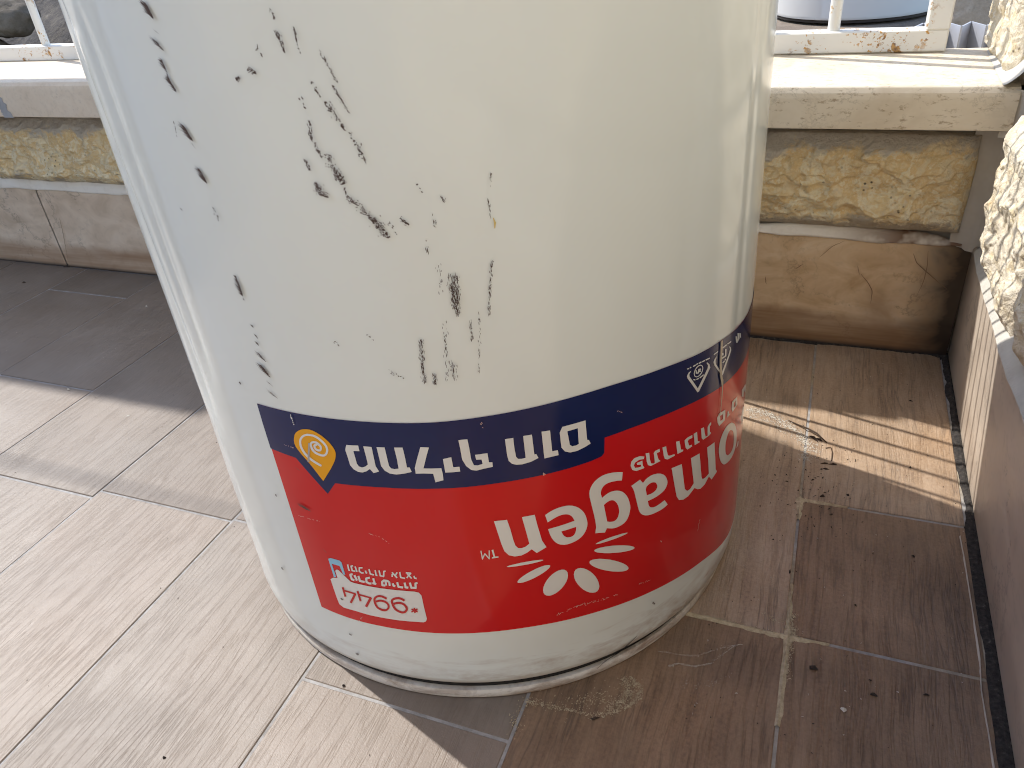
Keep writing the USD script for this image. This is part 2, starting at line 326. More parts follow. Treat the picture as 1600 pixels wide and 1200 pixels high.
for pts, w, sd in (([(.038, .97), (.04, .86), (.038, .7)], [.006, .013, .012], 3), ([(.038, 1.13), (.038, 1.186), (.05, 1.188), (.12, 1.186)], [.008, .02, .016, .004], 4), ([(-.12, .862), (.0, .858), (.04, .859), (.1, .862)], [.012, .014, .016, .004], 5)):
    strip(pts, w, .0008, M['sand'], 'sandy_joint', floor, 90, sd)
strip([(.30, 1.16), (.302, 1.1), (.304, .9), (.300, .84), (.303, .7), (.301, .55)], [.003, .003, .004, .001, .005, .003], .0008, M['crumb'], 'mortar_smear', floor, 200, 8)

# parapet behind the heater
wall = thing('parapet_wall', 'low stone parapet along the back, marble skirting below and pale coping on top', 'wall')
tm('wall_core', bbox(-5 * S, .6 * S, 1.815 * S, 2.03 * S, -.01, .56 * S), M['mortar'], wall)
def skirt(x0, x1, zt0, zt1, mat, yb=1.815):
    # slab with a slightly uneven face and a softened top edge
    us = np.linspace(x0 + .002, x1 - .002, 40); prof = np.array([(0, 0), (0, .05), (0, .12), (0, .9), (.004, .985), (.012, 1.0), (.035, 1.0)])
    U_, K = np.meshgrid(us, np.arange(len(prof)), indexing='ij')
    zt = np.interp(U_, [x0, x1], [zt0, zt1]); y = 1.788 + prof[K, 0]; z = prof[K, 1] * zt
    y = y + .004 * (fbm(np.stack([U_ * 3, z * 3, 0 * z], -1), 3, 11) - .5)
    Pp = np.stack([U_, y, z + .001], -1).reshape(-1, 3) * S; nu, nk = U_.shape; idx = np.arange(nu * nk).reshape(nu, nk)
    qd = np.stack([idx[:-1, :-1], idx[1:, :-1], idx[1:, 1:], idx[:-1, 1:]], -1).reshape(-1, 4)
    return obj('skirting_slab', Pp, q2t(qd), mat, wall, smooth=35)
skirt(-.62, .325, .286, .276, M['skirt']); skirt(-1.55, -.626, .29, .288, M['skirt']); skirt(-2.477, -1.554, .294, .292, M['skirt_left']); skirt(-3.4, -2.477, .296, .294, M['skirt_left'])
def rough(name, parent, axis, a0, a1, z0, z1, base, relief, mat, seed, fa=5.0, na=150, nz=70, fine=.10):
    """split-faced stone block; axis 'y': front faces -y, axis 'x': front faces -x. a runs along the wall."""
    A = np.linspace(a0, a1, na); Zs = np.linspace(z0, z1, nz)
    def fn(u, v):
        e = np.minimum(np.minimum(u - a0, a1 - u), np.minimum(v - z0, z1 - v)); edge = np.clip(e / .03, 0, 1) ** .6
        p3 = np.stack([u * fa, v * fa * 1.5, 0 * u + seed * 3.1], -1)
        r = fbm(p3, 5, seed); rid = 1 - np.abs(2 * fbm(p3 * 1.7 + 5, 4, seed + 3) - 1); det = fbm(p3 * 7, 3, seed + 7); q3 = p3 * 2.6 + 2 * (r[..., None] - .5); tr = 1.0 * np.floor(fbm(q3, 3, seed + 9) * 7) / 7; fac = tr - .45
        h = relief * (.3 + 1.2 * (r - .35) + .35 * rid ** 3 + fine * (det - .5) + .5 * fac * fine * 3) * edge
        jit = .010 * (fbm(np.stack([u * 9, v * 9, 0 * u + seed], -1), 3, seed + 1) - .5)
        d = base - h + np.where(e < 1e-9, .04, 0)
        return np.stack([u + jit, d, v + jit], -1) if axis == 'y' else np.stack([d, u + jit, v + jit], -1)
    V, qd = grid(fn, A, Zs)
    f = q2t(qd)
    if axis == 'x': f = f[:, ::-1]
    return obj(name, V * S, f, mat, parent, smooth=60)
rough('rough_stone', wall, 'y', -.66, .292, .302, .512, 1.796, .046, M['stone'], 4, na=360, nz=110, fine=.34)
rough('rough_stone', wall, 'y', -1.6, -.665, .31, .52, 1.796, .046, M['stone'], 5, na=360, nz=110, fine=.34)
rough('rough_stone', wall, 'y', -2.62, -1.61, .315, .527, 1.796, .046, M['stone'], 6, na=360, nz=110, fine=.34)
rough('rough_stone', wall, 'y', -3.6, -2.63, .317, .53, 1.796, .046, M['stone'], 7, na=360, nz=110, fine=.34)
# smeared grout bead on top of the skirting
def bead(x0, x1, top, bot, ta, ba, seed, name='grout_bead'):
    us = np.linspace(x0, x1, 320); ks = np.linspace(0, 1, 13)
    def fn(u, v):
        t = np.interp(u, [x0, x1], top) + ta * (fbm(np.stack([u * 6, 0 * u, 0 * u + seed], -1), 4, seed) - .5); b = np.interp(u, [x0, x1], bot) + ba * (fbm(np.stack([u * 4, 0 * u + 4, 0 * u + seed], -1), 3, seed + 2) - .5)
        z = b + (t - b) * v + .004 * (fbm(np.stack([u * 25, v * 3, 0 * u + seed], -1), 3, seed + 4) - .5); thick = .0035 * fbm(np.stack([u * 10, v * 4, 0 * u + seed], -1), 4, seed + 6); e = np.minimum(v, 1 - v)
        return np.stack([u, 1.7895 + .010 * v * v - (.001 + thick) * np.clip(e / .12, 0, 1) ** .7 - .001, z], -1)
    V, qd = grid(fn, us, ks); return obj(name, V * S, q2t(qd), M['bead'], wall, smooth=50)
bead(-.6, .30, (.316, .288), (.268, .270), .03, .055, 21); bead(-3.5, -.62, (.330, .318), (.284, .280), .016, .016, 22)
# coping slabs
def coping(x0, x1, dz, mat=None):
    prof = np.array([(1.80, .522), (1.80, .545), (1.690, .545), (1.6895, .549), (1.6895, .600), (1.692, .613), (1.700, .6215), (1.712, .6240), (2.040, .628), (2.045, .624), (2.045, .522)])
    prof[:, 1] = np.where(prof[:, 1] > .53, prof[:, 1] + dz * np.clip((prof[:, 1] - .53) / .07, 0, 1), prof[:, 1])
    V = np.array([(x, yy, zz) for x in (x0, x1) for yy, zz in prof]); n = len(prof)
    F = [[i, (i + 1) % n, n + (i + 1) % n] for i in range(n)] + [[i, n + (i + 1) % n, n + i] for i in range(n)]
    cap = trimesh.creation.triangulate_polygon(Polygon(prof), engine='earcut')[1]
    cap = cap % n; F += [list(t[::-1]) for t in cap] + [list(t + n) for t in cap]
    t = trimesh.Trimesh(V * S, F, process=False); trimesh.repair.fix_normals(t)
    return tm('coping_slab', t, mat or M['coping'], wall, smooth=25)
coping(-1.1, .318, 0.0); coping(-2.325, -1.108, .025, M['coping_pale']); coping(-3.6, -2.328, .025, M['coping_pale'])
def smear(u, v):
    z = .548 + .072 * v; c = -2.322 + .010 * (fbm(np.stack([0 * u, v * 5, 0 * u], -1), 3, 61) - .5) - .012 * v; w = .006 + .020 * fbm(np.stack([0 * u, v * 9, 0 * u + 2], -1), 4, 62)
    return np.stack([c + (u - .5) * 2 * w + .006 * (fbm(np.stack([u * 3, v * 16, 0 * u], -1), 3, 63) - .5), 1.6885 + 0 * u - .0006 * np.sin(np.pi * u), z], -1)
V, qd = grid(smear, np.linspace(0, 1, 9), np.linspace(0, 1, 40)); obj('coping_joint', V * S, q2t(qd), mortar('joint_cement', (.3, .3, .3), (.42, .41, .4)), wall, smooth=60)
# mortar corner between parapet and house wall
def corner(u, v):
    # u 0..1 around the corner, v = height
    ang = u * np.pi / 2
    lx = .276 + .012 * (fbm(np.stack([v * 8, 0 * v, 0 * v], -1), 3, 31) - .5)
    x = lx + (.338 - lx) * np.sin(ang); y = 1.792 - np.interp(v, [.26, .33, .42], [.022, .05, .085]) * (1 - np.cos(ang)); 
    y = np.where(v > .53, np.minimum(y, y), y)
    w = .006 * (fbm(np.stack([u * 3, v * 12, 0 * u], -1), 4, 33) - .5)
    return np.stack([x + w, y + w, v], -1)
V, qd = grid(corner, np.linspace(0, 1, 24), np.linspace(.262, .56, 70)); obj('corner_mortar', V * S, q2t(qd), M['mortar'], wall, smooth=60)
def fill2(u, v):
    ang = u * np.pi / 2; lx = .300; w = .005 * (fbm(np.stack([u * 3, v * 12, 0 * u], -1), 4, 35) - .5)
    return np.stack([lx + .04 * np.sin(ang) + w, 1.70 - .05 * (1 - np.cos(ang)) + w - .02 * (v - .54), v], -1)
V, qd = grid(fill2, np.linspace(0, 1, 18), np.linspace(.53, .618, 24)); obj('corner_mortar', V * S, q2t(qd), M['mortar'], wall, smooth=60)
def topfill(u, v):   # pale fillet on the end of the coping
    y = 1.69 + .33 * v; w = .007 * (fbm(np.stack([u * 4, v * 5, 0 * u], -1), 4, 36) - .5)
    return np.stack([.286 + .008 * v + .055 * u, y + 0 * u, .6255 + .075 * u ** 1.7 + w * u + .002], -1)
V, qd = grid(topfill, np.linspace(0, 1, 14), np.linspace(0, 1, 30)); obj('coping_fillet', V * S, q2t(qd), M['fillet'], wall, smooth=60)

# house wall on the right
house = thing('house_wall', 'rough cream stone house wall at the right edge with smooth brown skirting', 'wall')
tm('wall_core', bbox(.345 * S, .8 * S, -4.0 * S, 2.04 * S, -.01, 4.6 * S), M['mortar'], house)
ZY, ZT = [-2, 1.0, 1.116, 1.284, 1.432, 1.6, 1.8], [.37, .362, .347, .334, .312, .290, .277]
def ztop(u): return np.interp(u, ZY, ZT)
def lean(y): return .02 + .084 * np.clip((1.8 - y) / .58, 0, 1)
def rskirt(y0, y1):
    def fn(u, v):
        zt = ztop(u); z = v * zt
        x = .3275 - z * lean(u) + np.where(v > .97, .006, 0) + .002 * (fbm(np.stack([u * 3, z * 3, 0 * u], -1), 3, 41) - .5)
        return np.stack([x, u, z + .0005], -1)
    V, qd = grid(fn, np.linspace(y0 + .002, y1 - .002, 40), np.array([0, .03, .2, .4, .6, .8, .94, .97, 1.0]))
    n = len(V); obj('skirting_slab', V * S, q2t(qd)[:, ::-1], M['skirt_right'], house, smooth=35)
rskirt(.62, 1.80); rskirt(-.6, .615); rskirt(-1.9, -.605)
def rfillet(u, v):  # sloping white grout above the skirting
    zt = ztop(u); x0 = .3275 - zt * lean(u) - .003
    w = .012 * (fbm(np.stack([u * 8, v * 2, 0 * u], -1), 4, 44) - .5); e = .010 * (fbm(np.stack([u * 11, 0 * u, 0 * u], -1), 4, 45) - .5)
    return np.stack([x0 + .03 * v + w * v, u, zt - .004 + e * (1 - v) + .034 * v ** .8 + w], -1)
V, qd = grid(rfillet, np.linspace(-1.0, 1.74, 300), np.linspace(0, 1, 10)); obj('grout_fillet', V * S, q2t(qd)[:, ::-1], M['fillet'], house, smooth=60)
rough('rough_stone', house, 'x', 1.235, 1.605, 
      .345, .598, .314, .034, M['stone_white'], 14, 5, 260, 170, .26)
rough('rough_stone', house, 'x', .62, 1.215, .362, .596, .318, .045, M['stone_white'], 15, 5)
rough('rough_stone', house, 'x', 1.755, 2.055, .612, 1.02, .322, .042, M['stone_white'], 16, 5, 200, 220, .26)
rough('rough_stone', house, 'x', 1.15, 1.69, .625, 1.02, .342, .042, M['stone_white'], 17, 5)
rough('rough_stone', house, 'x', .35, 1.13, .625, 1.02, .342, .042, M['stone_white'], 18, 5, 90, 60)
for j in range(5):
    for i in range(4):
        rough('rough_stone', house, 'x', -.1 - .8 * i + (j % 2) * .3 - .78, -.1 - .8 * i + (j % 2) * .3, .29 + .33 * j, .29 + .33 * j + .31, .338, .045, M['stone_white'], 30 + i + 5 * j, 6, 40, 24)
# plain side wall at the left end of the balcony, out of the picture
side = thing('side_wall', 'plain grey rendered side wall closing the left end of the balcony', 'wall')
tm('wall_face', bbox(-3.2, -3.0, -2.4, .95, -.01, 2.1), mortar('grey_render', (.165, .19, .225), (.215, .245, .285), 20), side)
# rest of the house behind the photographer, seen only as warm light and reflections
back = thing('house_front', 'pale limestone front of the house behind the viewer', 'wall')
g = G(); p = g.pos(); br = g('brick_texture', vector=g('combine_xyz', 'vector', x=Sock(g('separate_xyz', vector=p) + '.x'), y=Sock(g('separate_xyz', vector=p) + '.z'), z=0.0), scale=1.0, brick_width=.5, row_height=.25, mortar_size=.012, color1=(.5, .455, .39), color2=(.44, .395, .33), mortar=(.36, .33, .29))
M['limestone'] = g.done('limestone_blocks', base_color=Sock(br + '.color'), roughness=.85, normal=g.bump(g.noise(p, 20, 5, .6), .5, .02))
tm('wall_face', bbox(-1.7, .22, -1.55, -1.24, -.01, 2.9), M['limestone'], back)

# ------------------------------------------------------------------ railing on the parapet
def square(a, b, w, d, bev=.002):
    """upright or level square tube between two points (layout units), w along x or z, d along y"""
    a, b = np.array(a, float), np.array(b, float)
    if abs(a[0] - b[0]) < 1e-6: return bbox((a[0] - w / 2) * S, (a[0] + w / 2) * S, (a[1] - d / 2) * S, (a[1] + d / 2) * S, a[2] * S, b[2] * S, bev)
    return bbox(a[0] * S, b[0] * S, (a[1] - d / 2) * S, (a[1] + d / 2) * S, (a[2] - w / 2) * S, (a[2] + w / 2) * S, bev)
def railing(x0, x1, zb, bars, label):
    r = thing('railing_panel', label, 'railing')
    w = .046; yc = 2.02; zt = 1.945
    tm('bottom_rail', square((x0, yc, zb + w / 2), (x1, yc, zb + w / 2), w, .042), M['white_paint'], r)
    tm('top_rail', square((x0, yc, zt), (x1, yc, zt), w, .042), M['white_paint'], r)
    for xx_ in (x0 + w / 2, x1 - w / 2): tm('post', square((xx_, yc, zb + w - .002), (xx_, yc, zt - w / 2 + .002), w, .044), M['white_paint'], r)
    for xb in bars: tm('bar', tube([(xb * S, yc * S, (zb + w - .004) * S), (xb * S, yc * S, (zt - w / 2) * S)], .0085, 12), M['white_paint'], r, smooth=50)
railing(-1.16, .214, .6285, [-.018, -.205], 'white rusty railing panel on the coping at the right, another white tank behind it')
railing(-3.55, -1.21, .652, [-2.455], 'white railing panel on the coping at the left edge, dark bank behind it')

# slatted rack leaning on the parapet behind the heater: its rods throw the thin stripes
rack = thing('leaning_rack', 'grey metal rod rack leaning on the parapet behind the heater', 'rack')
XR = -.30
for y87 in (1.703, 1.648, 1.588, 1.530, 1.470):
    tm('rod', tube([(XR * S, (y87 + .052 * (.05 - .872)) * S, .05 * S), (XR * S, (y87 + .052 * (1.95 - .872)) * S, 1.95 * S)], .0029, 8), M['rod_metal'], rack, smooth=50)
for zc in (.06, 1.94):
    y0 = 1.47 + .052 * (zc - .872); tm('cross_rod', tube([(XR * S, (y0 - .01) * S, zc * S), (XR * S, (y0 + .245) * S, zc * S)], .004, 8), M['rod_metal'], rack, smooth=50)

# roof edge of the neighbouring house and an awning bar, beyond the left edge of the picture: they shade the strip of floor by the parapet
eave = thing('roof_eave', 'brown timber roof edge beyond the left end of the parapet', 'roof')
tm('beam', bbox(-9 * S, -3.78 * S, 2.0 * S, 2.2 * S, 2.42 * S, 3.40 * S, .01), M['wood'], eave)
tm('beam', bbox(-3.775 * S, -2.35 * S, 2.0 * S, 2.2 * S, 2.42 * S, 3.28 * S, .01), M['wood'], eave)
sail = Polygon([(-3.40, 3.62), (-4.49, 5.28), (-4.49, 7.0), (-3.40, 5.5)])
v2, f2 = trimesh.creation.triangulate_polygon(sail.segmentize(.2), engine='earcut'); n2 = len(v2)
tag(obj('shade_cloth', np.vstack([np.column_stack([v2[:, 0], 2.02 + 0 * v2[:, 0], v2[:, 1]]), np.column_stack([v2[:, 0], 2.03 + 0 * v2[:, 0], v2[:, 1]])]) * S, np.vstack([f2, f2[:, ::-1] + n2]), M['cloth']), 'grey slanting shade cloth hung above the roof edge, left of the picture', 'shade cloth')
bar = tm('awning_bar', tube([(-9 * S, 2.05 * S, 4.60 * S), (-2.6 * S, 2.05 * S, 4.60 * S)], 0.0042, 12), M['rod_metal'], None, smooth=50)
tag(bar, 'grey awning bar high above the left end of the parapet', 'bar')

# ------------------------------------------------------------------ the water heater, standing upside down
CX, CY, R = -.34286, .68533, .29348
heater = thing('water_heater', 'big white enamelled water heater with red and navy label, standing upside down on tiles', 'water heater')
H = .985
prof = [(.262, .0145), (.285, .0145), (.2900, .0152), (.2925, .0178), (.29348, .024)] + [(R, z) for z in np.linspace(.034, H - .06, 120)]
prof += [(R - .055 * (1 - math.cos(t)), H - .055 + .055 * math.sin(t)) for t in np.linspace(.1, math.pi / 2, 10)] + [(.12, H + .004), (.0001, H + .006)]
def foot_shift(V):
    # the casing widens a touch and sits slightly askew towards its foot
    V = np.array(V, float); t = np.clip(1 - V[:, 2] / .60, 0, 1); w = np.clip(1 - V[:, 2] / .06, 0, 1) ** 2
    d = V[:, :2] - (CX, CY); V[:, :2] += d / R * (.0022 * t)[:, None]
    V[:, 0] += .0020 * t + .003 * w; V[:, 1] += .0010 * t - .0045 * w; return V
def dents(V):
    V = np.array(V, float); d = V[:, :2] - (CX, CY); th = np.degrees(np.arctan2(d[:, 0], -d[:, 1])); z = V[:, 2]; a = 0 * z
    for t0, t1, z0, z1, wd, am in ((-37, -30, .62, .27, 2.4, -.0030), (-48, -40, .52, .2, 2.6, -.0032), (-26, -24, .60, .33, 2.0, -.0018), (-58, -52, .66, .3, 3.2, -.0028), (-31, -28, .30, .05, 3.0, .0014), (8, 11, .60, .36, 5.0, -.0006), (30, 27, .6, .34, 6.0, -.0006), (62, 60, .6, .32, 2.2, -.0010), (79, 78, .7, .05, 1.6, -.0009)):
        u = np.clip((z0 - z) / (z0 - z1), 0, 1); c = t0 + (t1 - t0) * u; fade = np.clip((z0 + .03 - z) / .06, 0, 1) * np.clip((z - z1 + .03) / .06, 0, 1); x = (th - c) / wd
        a += am * fade * fade * (3 - 2 * fade) * np.exp(-np.abs(x) ** 1.6)
    V[:, :2] += d / R * a[:, None]; return V
V, F = lathe(prof, 512, CX, CY); V = foot_shift(dents(V)); obj('body', V, F, M['enamel'], heater, smooth=40)
rp = [(.255, .0003), (.2820, .0003), (.2836, .0012), (.2840, .0045), (.2834, .0080), (.2820, .0096), (.280, .0096), (.262, .0075)]
V, F = lathe(rp, 256, CX + .0079, CY - .0157); obj('base_rim', V, F, M['rim'], heater, smooth=40)
V, F = lathe([(.25, .007), (.2862, .008), (.2866, .0155), (.25, .0155)], 128, CX + .0055, CY - .0066); obj('seam', V, F, M['black'], heater)
for a, rr in ((2.2, .12), (4.5, .14)):
    px_, py_ = CX + rr * math.cos(a), CY + rr * math.sin(a)
    V, F = lathe([(.0135, H), (.0135, H + .05), (.0115, H + .052), (.010, H + .052), (.010, H + .01)], 24, px_, py_); obj('pipe_stub', V, F, M['zinc'], heater, smooth=40)
V, F = lathe([(.06, H), (.06, H + .02), (.055, H + .025), (.0001, H + .026)], 48, CX, CY); obj('thermostat_cover', V, F, M['black'], heater, smooth=40)

def wrap(polys, off, step=.007):
    """flat shapes in (s along the circumference, z), metres -> curved sheet just proud of the enamel: verts, faces, normals"""
    VV, FF, NN = [], [], []; n = 0
    for P_ in polys:
        x0, _, x1, _ = P_.bounds
        for i in range(int(math.floor(x0 / step)), int(math.ceil(x1 / step))):
            c = P_.intersection(sbox(i * step, -1, (i + 1) * step, 2))
            for gg in getattr(c, 'geoms', [c]):
                if gg.geom_type != 'Polygon' or gg.area < 1e-10: continue
                v, f = trimesh.creation.triangulate_polygon(gg, engine='earcut')
                th = v[:, 0] / R; nr = np.stack([np.sin(th), -np.cos(th), 0 * th], 1)
                # keep counter-clockwise seen from outside
                a = v[f[:, 1]] - v[f[:, 0]]; b = v[f[:, 2]] - v[f[:, 0]]; fl = a[:, 0] * b[:, 1] - a[:, 1] * b[:, 0] < 0; f = f.copy(); f[fl] = f[fl][:, ::-1]
                VV.append(np.column_stack([CX + nr[:, 0] * (R + off), CY + nr[:, 1] * (R + off), v[:, 1]])); FF.append(f + n); NN.append(nr); n += len(v)
    return foot_shift(np.vstack(VV)), np.vstack(FF), np.vstack(NN)
def decal(name, polys, off, mat, parent, label=None):
    V, F, N = wrap(polys, off); o = obj(name, V, F, mat, parent, normals=N)
    if label: tag(o, label)
    return o
top = np.array([(-58.6, 320.7), (38.8, 322.4), (88.9, 322), (137.2, 323.5), (226.6, 326.0), (277.1, 323.0), (332.9, 316.0), (361.8, 312.6), (409.8, 306.3), (444.6, 303.9), (600, 300)])
red = np.array([(-58.2, 82.4), (-12.5, 83.9), (15.4, 85.3), (65.8, 86.2), (136.7, 87.2), (195.6, 84.3), (267.8, 75.8), (341.6, 61.5), (436.7, 33.4), (480.1, 28.9), (600, 26)])
from scipy.interpolate import PchipInterpolator
TOP, RED = PchipInterpolator(top[:, 0], top[:, 1]), PchipInterpolator(red[:, 0], red[:, 1])
ss = np.linspace(-58.4, 560, 130)
lab = Polygon([(s / 1e3, TOP(s) / 1e3) for s in ss] + [(s / 1e3, RED(s) / 1e3) for s in ss[::-1]])
label_ = decal('label', [lab], .0003, M['red'], heater)
nav = [(-59.0, 298.5), (-59.0, 275.4), (-31.1, 274.3), (-7.3, 242.3), (3.2, 256.2), (25.3, 257.5), (47.8, 258.4), (74.3, 258.3), (110.3, 258.3), (138.4, 258.9), (175.1, 259.2), (196.0, 259.5), (215.6, 260.3), (224.9, 261.5), (227.3, 264.1), (228.1, 279.1), (251.7, 278.8), (278.1, 277.0), (305.0, 273.8), (336.9, 268.5), (368.0, 262.7), (410, 256), (450, 252), (560, 248)]
navy = Polygon([(a / 1e3, b / 1e3) for a, b in nav] + [(s / 1e3, TOP(s) / 1e3 + .0002) for s in ss[::-1]]).buffer(0)
decal('navy_band', [navy], .0006, M['navy'], label_)
